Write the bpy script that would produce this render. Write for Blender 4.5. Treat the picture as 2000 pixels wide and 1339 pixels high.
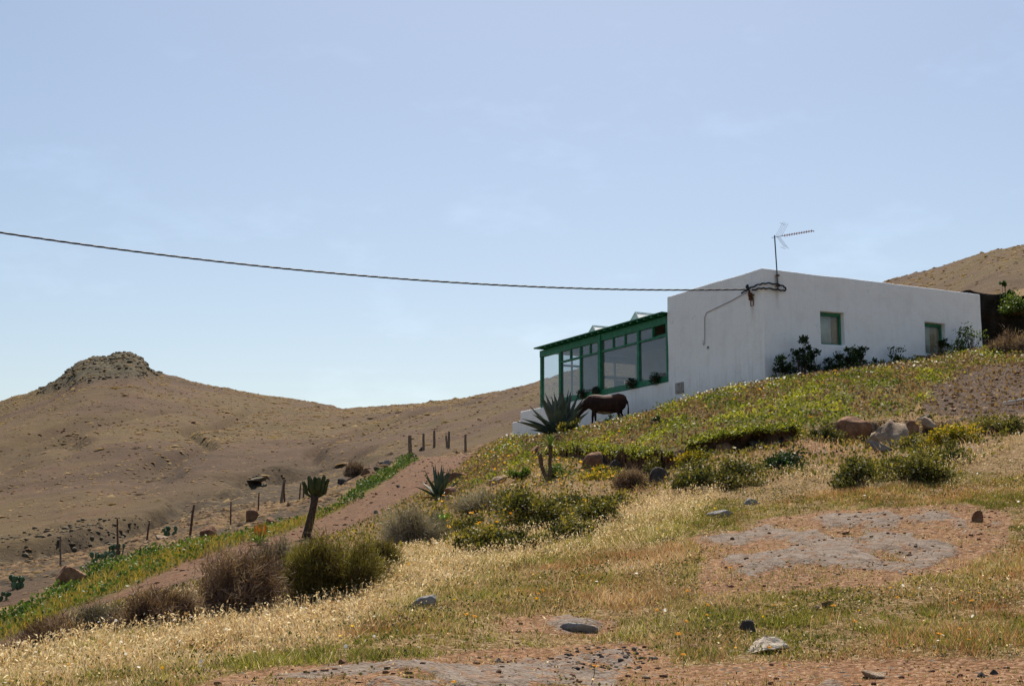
import bpy, bmesh, math, random
import numpy as np
from mathutils import Vector, Matrix

for o in list(bpy.data.objects):
    bpy.data.objects.remove(o)
scene = bpy.context.scene
COL = scene.collection
rng = np.random.default_rng(7)
random.seed(7)

# ---------------------------------------------------------------- camera
FPX = 2730.0                      # focal length in photo pixels (2000 wide)
PITCH = math.atan((1100 - 669.5) / FPX)
CP, SP = math.cos(PITCH), math.sin(PITCH)
cam_data = bpy.data.cameras.new('camera')
cam = bpy.data.objects.new('camera', cam_data)
COL.objects.link(cam)
cam_data.sensor_width = 36.0
cam_data.lens = FPX / 2000.0 * 36.0
cam_data.clip_start = 0.1
cam_data.clip_end = 6000.0
cam.location = (0, 0, 0)
cam.rotation_euler = (math.pi / 2 + PITCH, 0, 0)
scene.camera = cam

# ---------------------------------------------------------------- sky, sun, exposure
SUN_EL, SUN_AZ = math.radians(55), math.radians(4)     # azimuth from +Y towards +X
world = bpy.data.worlds.new('World')
scene.world = world
world.use_nodes = True
wn = world.node_tree
wn.nodes.clear()
sky = wn.nodes.new('ShaderNodeTexSky')
sky.sky_type = 'NISHITA'
sky.sun_disc = False
sky.sun_elevation = SUN_EL
sky.sun_rotation = SUN_AZ
sky.altitude = 100
sky.air_density = 1.05
sky.dust_density = 1.1
sky.ozone_density = 0.0
bg = wn.nodes.new('ShaderNodeBackground')
bg.inputs['Strength'].default_value = 0.065
wo = wn.nodes.new('ShaderNodeOutputWorld')
wtc = wn.nodes.new('ShaderNodeTexCoord')
wmp = wn.nodes.new('ShaderNodeMapping'); wmp.inputs['Scale'].default_value = (2.2, 2.2, 5.5); wmp.inputs['Rotation'].default_value = (0.2, 0.35, 0.4)
wno = wn.nodes.new('ShaderNodeTexNoise'); wno.inputs['Scale'].default_value = 2.6; wno.inputs['Detail'].default_value = 9; wno.inputs['Roughness'].default_value = 0.62
wrp = wn.nodes.new('ShaderNodeMapRange'); wrp.inputs['From Min'].default_value = 0.54; wrp.inputs['From Max'].default_value = 0.80
wrp.inputs['To Min'].default_value = 1.0; wrp.inputs['To Max'].default_value = 1.16
wvm = wn.nodes.new('ShaderNodeVectorMath'); wvm.operation = 'SCALE'
wn.links.new(wtc.outputs['Generated'], wmp.inputs['Vector']); wn.links.new(wmp.outputs[0], wno.inputs['Vector'])
wn.links.new(wno.outputs['Fac'], wrp.inputs['Value'])
wn.links.new(sky.outputs[0], wvm.inputs[0]); wn.links.new(wrp.outputs[0], wvm.inputs['Scale'])
wn.links.new(wvm.outputs[0], bg.inputs[0])
wn.links.new(bg.outputs[0], wo.inputs[0])

sun_data = bpy.data.lights.new('sun', 'SUN')
sun_data.energy = 5.0
sun_data.angle = math.radians(0.53)
sun_data.color = (1.0, 0.93, 0.83)
sun = bpy.data.objects.new('sun', sun_data)
COL.objects.link(sun)
sdir = Vector((math.sin(SUN_AZ) * math.cos(SUN_EL), math.cos(SUN_AZ) * math.cos(SUN_EL), math.sin(SUN_EL)))
sun.rotation_euler = sdir.to_track_quat('Z', 'Y').to_euler()

scene.view_settings.view_transform = 'Standard'
scene.view_settings.look = 'None'
scene.view_settings.exposure = 0.74
scene.view_settings.gamma = 1.0
scene.view_settings.use_curve_mapping = False
scene.render.engine = 'CYCLES'
scene.cycles.max_bounces = 8
scene.cycles.transparent_max_bounces = 16

# ---------------------------------------------------------------- small helpers
def lin(r, g, b):
    f = lambda c: (c / 255.0 / 12.92) if c <= 10 else ((c / 255.0 + 0.055) / 1.055) ** 2.4
    return (f(r), f(g), f(b), 1.0)

def slope(py):                       # z / depth of a photo row
    return np.tan(PITCH + np.arctan((669.5 - np.asarray(py, float)) / FPX))

def pt(px, py, D):                   # photo pixel at horizontal depth D -> world
    u = (px - 1000.0) / FPX
    v = (669.5 - py) / FPX
    y = CP - v * SP
    return Vector((u / y * D, D, (SP + v * CP) / y * D))

def proj(x, y, z):                   # world -> photo pixel (used only to lay things out on the ground)
    d = y * CP + z * SP
    v = (-y * SP + z * CP) / d
    return 1000 + x / d * FPX, 669.5 - v * FPX

def hash2(ix, iy, seed):
    h = (ix * 374761393 + iy * 668265263 + seed * 1442695041) & 0xFFFFFFFF
    h = ((h ^ (h >> 13)) * 1274126177) & 0xFFFFFFFF
    return ((h ^ (h >> 16)) & 0xFFFF) / 65535.0

def vnoise(x, y, seed=0):
    x = np.asarray(x, float); y = np.asarray(y, float)
    fx = np.floor(x); fy = np.floor(y)
    tx = x - fx; ty = y - fy
    tx = tx * tx * (3 - 2 * tx); ty = ty * ty * (3 - 2 * ty)
    ix = fx.astype(np.int64) + 100000; iy = fy.astype(np.int64) + 100000
    a = hash2(ix, iy, seed); b = hash2(ix + 1, iy, seed)
    c = hash2(ix, iy + 1, seed); d = hash2(ix + 1, iy + 1, seed)
    return (a + (b - a) * tx) * (1 - ty) + (c + (d - c) * tx) * ty

def fbm(x, y, octv=4, seed=0, gain=0.5):     # about -1 .. 1
    s = 0; amp = 1; tot = 0
    for k in range(octv):
        s = s + amp * (vnoise(x, y, seed + 17 * k) * 2 - 1)
        tot += amp; amp *= gain
        x = x * 2.03 + 11.3; y = y * 2.03 - 7.7
    return s / tot

def smooth(e0, e1, x):
    t = np.clip((np.asarray(x, float) - e0) / (e1 - e0), 0, 1)
    return t * t * (3 - 2 * t)

def pchip(xk, Y, x):
    """monotone cubic; Y (K, ...) ; x 1-D -> (len(x), ...)"""
    xk = np.asarray(xk, float); Y = np.asarray(Y, float)
    h = np.diff(xk); hs = h.reshape((-1,) + (1,) * (Y.ndim - 1))
    d = np.diff(Y, axis=0) / hs
    m = np.zeros_like(Y)
    if len(xk) > 2:
        w1 = 2 * hs[1:] + hs[:-1]; w2 = hs[1:] + 2 * hs[:-1]
        with np.errstate(divide='ignore', invalid='ignore'):
            mm = (w1 + w2) / (w1 / d[:-1] + w2 / d[1:])
        m[1:-1] = np.where(d[:-1] * d[1:] > 0, mm, 0)
    m[0] = d[0]; m[-1] = d[-1]
    x = np.clip(np.asarray(x, float), xk[0], xk[-1])
    i = np.clip(np.searchsorted(xk, x) - 1, 0, len(h) - 1)
    sh = (-1,) + (1,) * (Y.ndim - 1)
    t = ((x - xk[i]) / h[i]).reshape(sh); hh = h[i].reshape(sh)
    return ((1 + 2 * t) * (1 - t) ** 2 * Y[i] + t * (1 - t) ** 2 * hh * m[i]
            + t * t * (3 - 2 * t) * Y[i + 1] + t * t * (t - 1) * hh * m[i + 1])

def inpoly(px, py, poly):
    px = np.asarray(px, float); py = np.asarray(py, float)
    r = np.zeros(px.shape, bool)
    n = len(poly)
    for i in range(n):
        x0, y0 = poly[i]; x1, y1 = poly[(i + 1) % n]
        if y0 == y1:
            continue
        c = ((y0 > py) != (y1 > py)) & (px < (x1 - x0) * (py - y0) / (y1 - y0) + x0)
        r ^= c
    return r

def interp(x, pts):
    p = np.asarray(pts, float)
    return np.interp(x, p[:, 0], p[:, 1])

# ---------------------------------------------------------------- object helpers
def tag(o, label=None, cat=None, group=None, kind=None):
    if label: o['label'] = label
    if cat: o['category'] = cat
    if group: o['group'] = group
    if kind: o['kind'] = kind
    return o

def link(o, parent=None):
    COL.objects.link(o)
    if parent is not None:
        o.parent = parent
    return o

def empty(name, loc=(0, 0, 0), rz=0.0):
    o = bpy.data.objects.new(name, None)
    o.empty_display_size = 0.2
    o.location = loc
    o.rotation_euler = (0, 0, rz)
    return link(o)

def mesh_np(name, V, faces, mat, parent=None, attrs=None, smooth_shade=False):
    """V (n,3); faces: (m,3) / (m,4) array or a list of such arrays"""
    V = np.asarray(V, np.float32)
    fl = faces if isinstance(faces, list) else [faces]
    fl = [np.asarray(f, np.int32) for f in fl if len(f)]
    me = bpy.data.meshes.new(name)
    me.vertices.add(len(V))
    me.vertices.foreach_set('co', V.ravel())
    nl = sum(f.size for f in fl); nf = sum(len(f) for f in fl)
    me.loops.add(nl)
    me.loops.foreach_set('vertex_index', np.concatenate([f.ravel() for f in fl]))
    me.polygons.add(nf)
    tot = np.concatenate([np.full(len(f), f.shape[1], np.int32) for f in fl])
    start = np.concatenate([[0], np.cumsum(tot)[:-1]]).astype(np.int32)
    me.polygons.foreach_set('loop_start', start)
    me.polygons.foreach_set('loop_total', tot)
    if smooth_shade:
        me.polygons.foreach_set('use_smooth', np.ones(nf, bool))
    me.update(calc_edges=True)
    if attrs:
        for k, a in attrs.items():
            a = np.asarray(a, np.float32)
            if a.ndim == 1:
                at = me.attributes.new(k, 'FLOAT', 'POINT')
                at.data.foreach_set('value', a)
            else:
                at = me.attributes.new(k, 'FLOAT_COLOR', 'POINT')
                at.data.foreach_set('color', a.ravel())
    if mat: me.materials.append(mat)
    o = bpy.data.objects.new(name, me)
    return link(o, parent)

class MB:
    """collects simple solids into ONE mesh"""
    def __init__(self):
        self.v = []; self.f = []
    def add(self, vs, fs):
        b = len(self.v)
        self.v += [tuple(p) for p in vs]
        self.f += [tuple(i + b for i in f) for f in fs]
        return self
    def frame(self, o, X, Y, Z):     # box: origin corner + three edge vectors
        o, X, Y, Z = Vector(o), Vector(X), Vector(Y), Vector(Z)
        p = [o, o + X, o + X + Y, o + Y, o + Z, o + X + Z, o + X + Y + Z, o + Y + Z]
        return self.add(p, [(0, 3, 2, 1), (4, 5, 6, 7), (0, 1, 5, 4), (1, 2, 6, 5), (2, 3, 7, 6), (3, 0, 4, 7)])
    def box(self, a, b):
        a = Vector(a); b = Vector(b); d = b - a
        return self.frame(a, (d.x, 0, 0), (0, d.y, 0), (0, 0, d.z))
    def tube(self, pts, rad, n=8, cap=True):
        pts = [Vector(p) for p in pts]
        if not hasattr(rad, '__len__'): rad = [rad] * len(pts)
        rings = []
        t0 = (pts[1] - pts[0]).normalized()
        ref = Vector((0, 0, 1)) if abs(t0.z) < 0.9 else Vector((1, 0, 0))
        for i, p in enumerate(pts):
            t = (pts[min(i + 1, len(pts) - 1)] - pts[max(i - 1, 0)]).normalized()
            a = t.cross(ref).normalized(); b = a.cross(t)
            rings.append([p + (a * math.cos(2 * math.pi * k / n) + b * math.sin(2 * math.pi * k / n)) * rad[i] for k in range(n)])
        vs = [q for r in rings for q in r]
        fs = []
        for i in range(len(pts) - 1):
            for k in range(n):
                fs.append((i * n + k, i * n + (k + 1) % n, (i + 1) * n + (k + 1) % n, (i + 1) * n + k))
        if cap:
            fs.append(tuple(range(n - 1, -1, -1)))
            fs.append(tuple((len(pts) - 1) * n + k for k in range(n)))
        return self.add(vs, fs)
    def build(self, name, mat, parent=None, smooth_shade=False, bevel=0.0, seg=1, weld=False):
        me = bpy.data.meshes.new(name)
        me.from_pydata(self.v, [], self.f)
        if bevel > 0 or weld:
            bm = bmesh.new(); bm.from_mesh(me)
            bmesh.ops.recalc_face_normals(bm, faces=bm.faces)
            if bevel > 0:
                bmesh.ops.bevel(bm, geom=bm.edges[:], offset=bevel, segments=seg, affect='EDGES', profile=0.5)
            bm.to_mesh(me); bm.free()
        if smooth_shade:
            for p in me.polygons: p.use_smooth = True
        me.update()
        if mat: me.materials.append(mat)
        return link(bpy.data.objects.new(name, me), parent)

# ---------------------------------------------------------------- material helpers
def new_mat(name):
    m = bpy.data.materials.new(name)
    m.use_nodes = True
    nt = m.node_tree
    nt.nodes.clear()
    out = nt.nodes.new('ShaderNodeOutputMaterial')
    return m, nt, out

def N(nt, t, **kw):
    n = nt.nodes.new(t)
    for k, v in kw.items():
        if k in n.bl_rna.properties.keys() and k not in n.inputs.keys():
            setattr(n, k, v)
        else:
            n.inputs[k].default_value = v
    return n

def L(nt, a, b):
    nt.links.new(a, b)

def noise(nt, scale, detail=4, rough=0.55, coord='Object', vec=None):
    n = N(nt, 'ShaderNodeTexNoise')
    n.inputs['Scale'].default_value = scale
    n.inputs['Detail'].default_value = detail
    n.inputs['Roughness'].default_value = rough
    if vec is None:
        tc = N(nt, 'ShaderNodeTexCoord')
        vec = tc.outputs[coord]
    L(nt, vec, n.inputs['Vector'])
    return n.outputs['Fac']

def ramp(nt, fac, stops, interp_mode='LINEAR'):
    r = nt.nodes.new('ShaderNodeValToRGB')
    r.color_ramp.interpolation = interp_mode
    el = r.color_ramp.elements
    while len(el) < len(stops): el.new(0.5)
    for e, (p, c) in zip(el, stops):
        e.position = p
        e.color = c if len(c) == 4 else (*c, 1)
    L(nt, fac, r.inputs['Fac'])
    return r.outputs['Color']

def mix(nt, fac, a, b, mode='MIX'):
    m = nt.nodes.new('ShaderNodeMix')
    m.data_type = 'RGBA'; m.blend_type = mode
    for sock, val in ((0, fac), (6, a), (7, b)):
        if hasattr(val, 'is_output') or isinstance(val, bpy.types.NodeSocket):
            L(nt, val, m.inputs[sock])
        elif sock == 0:
            m.inputs[0].default_value = val
        else:
            m.inputs[sock].default_value = val
    return m.outputs[2]

def math_(nt, op, a, b=0.0, c=None, clamp=False):
    m = nt.nodes.new('ShaderNodeMath'); m.operation = op; m.use_clamp = clamp
    for i, val in enumerate((a, b, c)):
        if val is None: continue
        if isinstance(val, bpy.types.NodeSocket): L(nt, val, m.inputs[i])
        else: m.inputs[i].default_value = val
    return m.outputs[0]

def bump(nt, h, strength=0.4, dist=0.02):
    b = nt.nodes.new('ShaderNodeBump')
    b.inputs['Strength'].default_value = strength
    b.inputs['Distance'].default_value = dist
    L(nt, h, b.inputs['Height'])
    return b.outputs['Normal']

def principled(nt, out, col, rough=0.8, normal=None, spec=0.3, metal=0.0):
    p = nt.nodes.new('ShaderNodeBsdfPrincipled')
    if isinstance(col, bpy.types.NodeSocket): L(nt, col, p.inputs['Base Color'])
    else: p.inputs['Base Color'].default_value = col
    if isinstance(rough, bpy.types.NodeSocket): L(nt, rough, p.inputs['Roughness'])
    else: p.inputs['Roughness'].default_value = rough
    p.inputs['Specular IOR Level'].default_value = spec
    p.inputs['Metallic'].default_value = metal
    if normal is not None: L(nt, normal, p.inputs['Normal'])
    L(nt, p.outputs[0], out.inputs['Surface'])
    return p

def mat_noise(name, stops, scale=3.0, rough=0.85, detail=6, bstr=0.4, bdist=0.02, bscale=None, spec=0.25):
    m, nt, out = new_mat(name)
    f = noise(nt, scale, detail)
    c = ramp(nt, f, stops)
    nb = bump(nt, noise(nt, bscale or scale * 4, 6), bstr, bdist)
    principled(nt, out, c, rough, nb, spec)
    return m

def mat_leaf(name, stops, trans=0.35, rough=0.6, spec=0.15, warm=(1.15, 1.2, 0.6)):
    """colour from the per-leaf attribute 'tint'; thin, lets light through"""
    m, nt, out = new_mat(name)
    at = N(nt, 'ShaderNodeAttribute'); at.attribute_name = 'tint'
    c = ramp(nt, at.outputs['Fac'], stops)
    p = nt.nodes.new('ShaderNodeBsdfPrincipled')
    L(nt, c, p.inputs['Base Color'])
    p.inputs['Roughness'].default_value = rough
    p.inputs['Specular IOR Level'].default_value = spec
    tr = nt.nodes.new('ShaderNodeBsdfTranslucent')
    L(nt, mix(nt, 1.0, c, (*warm, 1), 'MULTIPLY'), tr.inputs['Color'])
    ms = nt.nodes.new('ShaderNodeMixShader')
    ms.inputs[0].default_value = trans
    L(nt, p.outputs[0], ms.inputs[1]); L(nt, tr.outputs[0], ms.inputs[2])
    L(nt, ms.outputs[0], out.inputs['Surface'])
    return m
# ---------------------------------------------------------------- terrain heights
# columns: photo column -> ground rows at increasing depth (up to where the hill behind begins)
COLS = {
 -260: [(4,1800),(7,1450),(9.5,1370),(11.5,1345),(13,1340),(17,1345),(22,1325),(27,1300),(31,1265),(35,1215),(40,1190),(46,1195),(60,1195),(75,1185)],
 0:   [(4,1800),(7,1440),(9.5,1339),(11.5,1312),(13,1302),(17,1310),(21,1292),(26,1266),(30,1236),(34,1185),(38,1148),(41,1132),(50,1142),(65,1135),(80,1112)],
 200: [(4,1800),(7,1440),(9.5,1339),(12,1280),(15.5,1230),(18,1215),(23,1205),(27,1188),(31,1165),(38,1108),(41,1096),(50,1106),(65,1098),(80,1082)],
 400: [(4,1800),(7,1440),(9,1339),(12.5,1250),(17,1180),(20,1160),(23,1163),(26,1152),(31,1115),(35,1092),(45,1045),(48,1037),(58,1046),(80,1032)],
 600: [(4,1800),(7,1430),(8.8,1339),(11.5,1250),(17,1160),(20,1138),(23,1133),(27,1110),(33,1072),(39,1048),(46,1010),(54,980),(57,975),(66,988),(85,972)],
 800: [(4,1800),(7,1425),(8.6,1339),(11,1250),(15,1150),(19,1090),(22,1076),(26,1058),(30,1033),(35,1008),(45,962),(54,927),(62,905),(68,893),(75,905),(90,905)],
 900: [(4,1800),(7,1425),(8.8,1339),(11.3,1250),(15,1150),(18.5,1090),(21.5,1068),(25,1035),(30,995),(36,958),(44,928),(52,905),(60,893),(68,885),(75,890),(90,888)],
 1000:[(4,1800),(7,1425),(9,1339),(11.5,1250),(15,1150),(18,1090),(21,1050),(25,1010),(31,955),(36,922),(42,890),(48,868),(53,856),(62,865),(75,868),(90,862)],
 1100:[(4,1800),(7,1430),(9.2,1339),(11.6,1250),(14.8,1150),(17.8,1085),(21,1035),(24.5,995),(29,945),(34,903),(40,874),(44,856),(47,851),(51,860),(58,866),(70,860),(90,845)],
 1200:[(4,1800),(7,1430),(9.4,1339),(11.7,1250),(14.5,1150),(17.5,1080),(21,1020),(24,983),(28,940),(32,897),(37,858),(42,838),(45,829),(48,836),(58,858),(70,862),(90,830)],
 1400:[(4,1800),(7,1430),(9.5,1339),(11.3,1250),(13.8,1150),(16.2,1080),(19.5,1000),(22,960),(25,918),(28,880),(32,832),(37,794),(41,772),(44,780),(48,810),(60,850),(75,830)],
 1500:[(4,1800),(7,1430),(9.5,1339),(11.2,1250),(13.6,1150),(16,1080),(19.3,1000),(22,955),(25,910),(28,865),(32,815),(36,779),(39,755),(41,753),(48,790),(60,840),(75,800)],
 1600:[(4,1800),(7,1430),(9.5,1339),(11.1,1250),(13.4,1150),(16,1070),(19,995),(22,940),(25,893),(28,845),(31,808),(35,766),(39,737),(41.5,735),(48,770),(60,800),(75,760)],
 1800:[(4,1800),(7,1430),(9.5,1339),(11,1250),(13,1160),(15.5,1075),(18,1000),(21,928),(24,880),(27,838),(31,790),(36,740),(40,719),(43,709),(46,709),(52,740),(62,740),(75,690)],
 2000:[(4,1800),(7,1430),(9.5,1339),(11,1250),(13,1150),(15,1080),(17.5,1000),(20,940),(23,880),(26,837),(31,780),(36,733),(40,702),(44,682),(47,684),(52,650),(60,610),(75,570)],
 2260:[(4,1800),(7,1430),(9.5,1335),(11,1240),(13,1130),(15,1055),(17.5,970),(20,905),(23,850),(26,800),(31,740),(36,695),(40,665),(44,645),(47,640),(52,620),(60,580),(75,535)],
}
SKYL = [(-400,870),(-260,845),(-120,812),(0,783),(60,764),(100,748),(130,728),(158,706),(180,699),(215,695),(258,689),(278,700),(298,724),(350,737),(420,753),(500,768),(600,781),(668,796),(720,793),(800,788),(900,777),(1000,758),(1050,744),(1120,722),(1300,668),(1500,610),(1720,551),(1850,514),(1950,485),(2000,476),(2100,445),(2260,415),(2500,400)]
DRID = [(-400,520),(0,470),(230,460),(500,470),(680,460),(1000,360),(1300,290),(1720,235),(2000,200),(2300,190)]

cpx = np.array(sorted(COLS))
ca = (cpx - 1000) / FPX * CP
Amid = np.linspace(-0.43, 0.43, 371)
Agrid = np.concatenate([np.linspace(-1.3, -0.44, 36), Amid, np.linspace(0.44, 1.3, 36)])
Dgrid = np.concatenate([np.exp(np.linspace(math.log(4), math.log(8.5), 36))[:-1],
                        np.exp(np.linspace(math.log(8.5), math.log(62), 370))[:-1],
                        np.exp(np.linspace(math.log(62), math.log(620), 190))[:-1],
                        np.exp(np.linspace(math.log(620), math.log(3000), 14))])
LD = np.log(Dgrid)
Scol = np.array([pchip(np.log([d for d, _ in COLS[p]]), slope([y for _, y in COLS[p]]), LD) for p in cpx])
S = pchip(ca, Scol, Agrid)                              # (nA, nD)
lDb = np.log(np.array([COLS[p][-1][0] for p in cpx], float))
lDb = np.interp(Agrid, ca, lDb)
Sb = pchip(ca, np.array([[float(slope(COLS[p][-1][1]))] for p in cpx]), Agrid)[:, 0]
# skyline in true azimuth
sk = np.array(SKYL, float)
sk_s = slope(sk[:, 1])
sk_v = (669.5 - sk[:, 1]) / FPX
sk_a = (sk[:, 0] - 1000) / FPX / (CP - sk_v * SP)
Ssky = np.interp(Agrid, sk_a, sk_s)
kk = np.exp(-0.5 * ((Agrid[:, None] - Agrid[None, :]) / 0.045) ** 2) * np.gradient(Agrid)[None, :]
Ssm = (kk @ Ssky) / kk.sum(1)
Dr = pchip((np.array(DRID)[:, 0] - 1000) / FPX, np.array(DRID)[:, 1:2].astype(float), Agrid)[:, 0]
f = (LD[None, :] - lDb[:, None]) / (np.log(Dr)[:, None] - lDb[:, None])
fh = np.clip(f, 0, 1)
Shill = Sb[:, None] + (Ssm - Sb)[:, None] * fh ** 1.2 + (Ssky - Ssm)[:, None] * smooth(0.80, 1.0, fh)
S = np.where(f > 0, Shill, S)
Z = S * Dgrid[None, :]
back = np.clip(Dgrid[None, :] - Dr[:, None], 0, None)
Z = np.where(f > 1, Ssky[:, None] * Dr[:, None] - back * 0.30 , Z)
Z = np.maximum(Z, -6 - 0.0 * Z)
GX = Agrid[:, None] * Dgrid[None, :]
GY = np.broadcast_to(Dgrid[None, :], GX.shape).copy()

# hill relief: shallow gullies and benches
hillw = smooth(0.0, 0.12, f) * (1 - smooth(0.80, 0.97, f))
relief = fbm(GX / 38.0, GY / 60.0, 4, 3) * 2.2 + fbm(GX / 9.0, GY / 12.0, 3, 5) * 0.5
gl2 = 1 - np.abs(fbm(GX / 42.0 + 0.35 * fbm(GX / 60, GY / 60, 2, 12), GY / 170.0, 3, 11)) * 2.2
rill = smooth(0.72, 0.97, gl2) * hillw
Z = Z - rill * 1.6 * np.clip(GY / 200.0, 0.3, 1.3)
Z = Z + hillw * relief * np.clip(GY / 250.0, 0.25, 1.2)
Z = Z + smooth(0.1, 0.3, f) * (1 - smooth(1.0, 1.3, f)) * fbm(GX / 4.0, GY / 4.0, 2, 8) * 0.35
# the gully that runs up the valley left of the track
PXG, PYG = proj(GX, GY, Z)
gl = interp(PXG, [(-300,1130),(0,1085),(250,1030),(420,962),(500,935),(620,912),(800,880)])
gul = np.exp(-((PYG - gl) / 16.0) ** 2) * (GY > 60) * (GY < 190) * smooth(-250, 60, PXG) * (1 - smooth(560, 760, PXG))
Z = Z - gul * (1.5 + 1.6 * fbm(GX / 6, GY / 6, 3, 21))

# the terrace bank under the garden: ground drops in front of its broken edge
EDGE = [(1030,872),(1070,876),(1130,872),(1220,880),(1290,884),(1340,872),(1420,852),(1480,842),(1560,838),(1640,826),(1830,820),(1900,815)]
EH = [(1000,0.0),(1060,0.55),(1150,0.70),(1290,0.74),(1335,0.40),(1400,0.34),(1480,0.42),(1540,0.30),(1570,0.10),(1640,0.45),(1820,0.35),(1880,0.0)]

# ---------------- lookups
def bil(G, a, d):
    ia = np.clip(np.searchsorted(Agrid, a) - 1, 0, len(Agrid) - 2)
    jd = np.clip(np.searchsorted(Dgrid, d) - 1, 0, len(Dgrid) - 2)
    ta = np.clip((a - Agrid[ia]) / (Agrid[ia + 1] - Agrid[ia]), 0, 1)
    td = np.clip((d - Dgrid[jd]) / (Dgrid[jd + 1] - Dgrid[jd]), 0, 1)
    return (G[ia, jd] * (1 - ta) * (1 - td) + G[ia + 1, jd] * ta * (1 - td)
            + G[ia, jd + 1] * (1 - ta) * td + G[ia + 1, jd + 1] * ta * td)

def H(x, y):
    x = np.asarray(x, float); y = np.asarray(y, float)
    return bil(Z, x / np.maximum(y, 0.1), y)

def gp(px, py, dmin=5.0, dmax=480.0):
    """where the sight line of a photo pixel meets the ground"""
    D = np.exp(np.linspace(math.log(dmin), math.log(dmax), 5000))
    u = (px - 1000.0) / FPX; v = (669.5 - py) / FPX; yy = CP - v * SP
    x = u / yy * D; z = (SP + v * CP) / yy * D
    below = z - H(x, D) < 0
    i = int(np.argmax(below)) if below.any() else len(D) - 1
    return Vector((x[i], D[i], float(H(x[i], D[i]))))

# terrace carve (edge depth found where the smooth slope meets the edge line in the photo)
epx = np.linspace(1000, 1900, 46)
epts = [gp(p, float(interp(p, EDGE)), 18) for p in epx]
ea = np.array([q.x / q.y for q in epts]); eD = np.array([q.y for q in epts])
eD = eD + 0.5 * (fbm(epx / 40.0, epx * 0, 3, 4))
eh = interp(epx, EH) * (1 + 0.35 * fbm(epx / 25.0, epx * 0 + 5, 3, 9))
De = np.interp(Agrid, ea, eD)[:, None]
He = np.interp(Agrid, ea, eh, left=0, right=0)[:, None]
dd = De - GY
Z = Z - np.where(dd > 0, He * smooth(-0.02, 0.10, dd + 0.05 * fbm(GX / .25, GY / .4, 3, 14)) * np.exp(-np.clip(dd - 0.12, 0, None) / 2.4), 0)
# broken outcrop steps in the foreground + general unevenness
near = 1 - smooth(55, 75, GY)
Z = Z + near * (fbm(GX / 2.2, GY / 2.6, 3, 31) * 0.07 + fbm(GX / 0.55, GY / 0.6, 3, 33) * 0.022)

# ---------------- the dirt track
ROAD = [pt(-160, 1305, 22), pt(10, 1264, 26), pt(210, 1188, 28.5), pt(400, 1118, 31.5), pt(560, 1052, 38), pt(680, 1003, 42), pt(780, 956, 47.5), pt(850, 917, 56), pt(893, 891, 66), pt(930, 884, 76), pt(990, 880, 88)]
rp = np.array([[q.x, q.y] for q in ROAD])
rt = np.linspace(0, 1, len(rp))
rfine = pchip(rt, rp, np.linspace(0, 1, 260))
def road_dist(x, y):
    x = np.asarray(x, float); y = np.asarray(y, float)
    sh = x.shape; x = x.ravel(); y = y.ravel()
    out = np.full(x.shape, 50.0); sgn = np.zeros(x.shape)
    sel = np.where((y > 16) & (y < 100) & (x > -25) & (x < 5))[0]
    for c in np.array_split(sel, max(1, len(sel) // 20000)):
        if not len(c): continue
        dx = x[c, None] - rfine[None, :, 0]; dy = y[c, None] - rfine[None, :, 1]
        d2 = dx * dx + dy * dy
        k = d2.argmin(1)
        out[c] = np.sqrt(d2[np.arange(len(c)), k])
        kk = np.clip(k, 0, 258)
        tx = rfine[kk + 1, 0] - rfine[kk, 0]; ty = rfine[kk + 1, 1] - rfine[kk, 1]
        cr = tx * dy[np.arange(len(c)), k] - ty * dx[np.arange(len(c)), k]
        sgn[c] = np.sign(cr)
    return out.reshape(sh), sgn.reshape(sh)
RD, RS = road_dist(GX, GY)                                # sign +1 = left of the track
RDn = RD + 0.35 * fbm(GX / 1.2, GY / 1.8, 3, 41)
roadm = 1 - smooth(1.6, 2.05, RDn)
ruts = np.exp(-((np.abs(RD) - 0.75) / 0.22) ** 2) * roadm
Z = Z - roadm * 0.06 - ruts * 0.05

# ---------------- ground cover masks (laid out over the ground)
PX, PY = proj(GX, GY, Z)
wx = PX + fbm(GX / 0.9, GY / 1.1, 4, 51) * 26
wy = PY + fbm(GX / 0.9 + 40, GY / 1.1, 4, 53) * 13
SLABS = [
 [(1350,1052),(1480,1030),(1640,1012),(1800,998),(1870,1005),(1900,1035),(1960,1022),(1950,1060),(1880,1085),(1800,1112),(1700,1112),(1560,1100),(1500,1120),(1440,1155),(1385,1150),(1400,1120),(1440,1075)],
 [(470,1345),(560,1318),(650,1302),(800,1296),(900,1304),(1010,1295),(1100,1280),(1190,1268),(1230,1290),(1200,1345)],
 [(1060,1215),(1100,1205),(1190,1218),(1180,1238),(1090,1236)],
 [(1000,1092),(1050,1062),(1090,1055),(1080,1070),(1040,1085)],
 [(1560,888),(1600,875),(1650,880),(1640,892)],
 [(1870,866),(1930,868),(1925,882),(1880,882)],
 [(1620,1318),(1680,1304),(1720,1312),(1700,1345),(1610,1345)],
]
slab = np.zeros(GX.shape)
for P in SLABS:
    slab = np.maximum(slab, inpoly(wx, wy, P).astype(float))
slab *= (GY < 40) * smooth(-0.16, 0.0, fbm(GX / 0.5, GY / 0.9, 4, 63) + 0.35 * fbm(GX / 2.0, GY / 2.0, 2, 64))
def blur(M, n=1):
    for _ in range(n):
        M = (M + np.roll(M, 1, 0) + np.roll(M, -1, 0) + np.roll(M, 1, 1) + np.roll(M, -1, 1)) / 5
    return M
_st = np.floor(fbm(GX / 0.7, GY / 0.8, 3, 61) * 4) / 4
Z = Z + blur(slab, 1) * (0.03 + 0.035 * _st + 0.022 * fbm(GX / 0.13, GY / 0.15, 3, 62))
slabm = blur(slab, 4)
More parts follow.
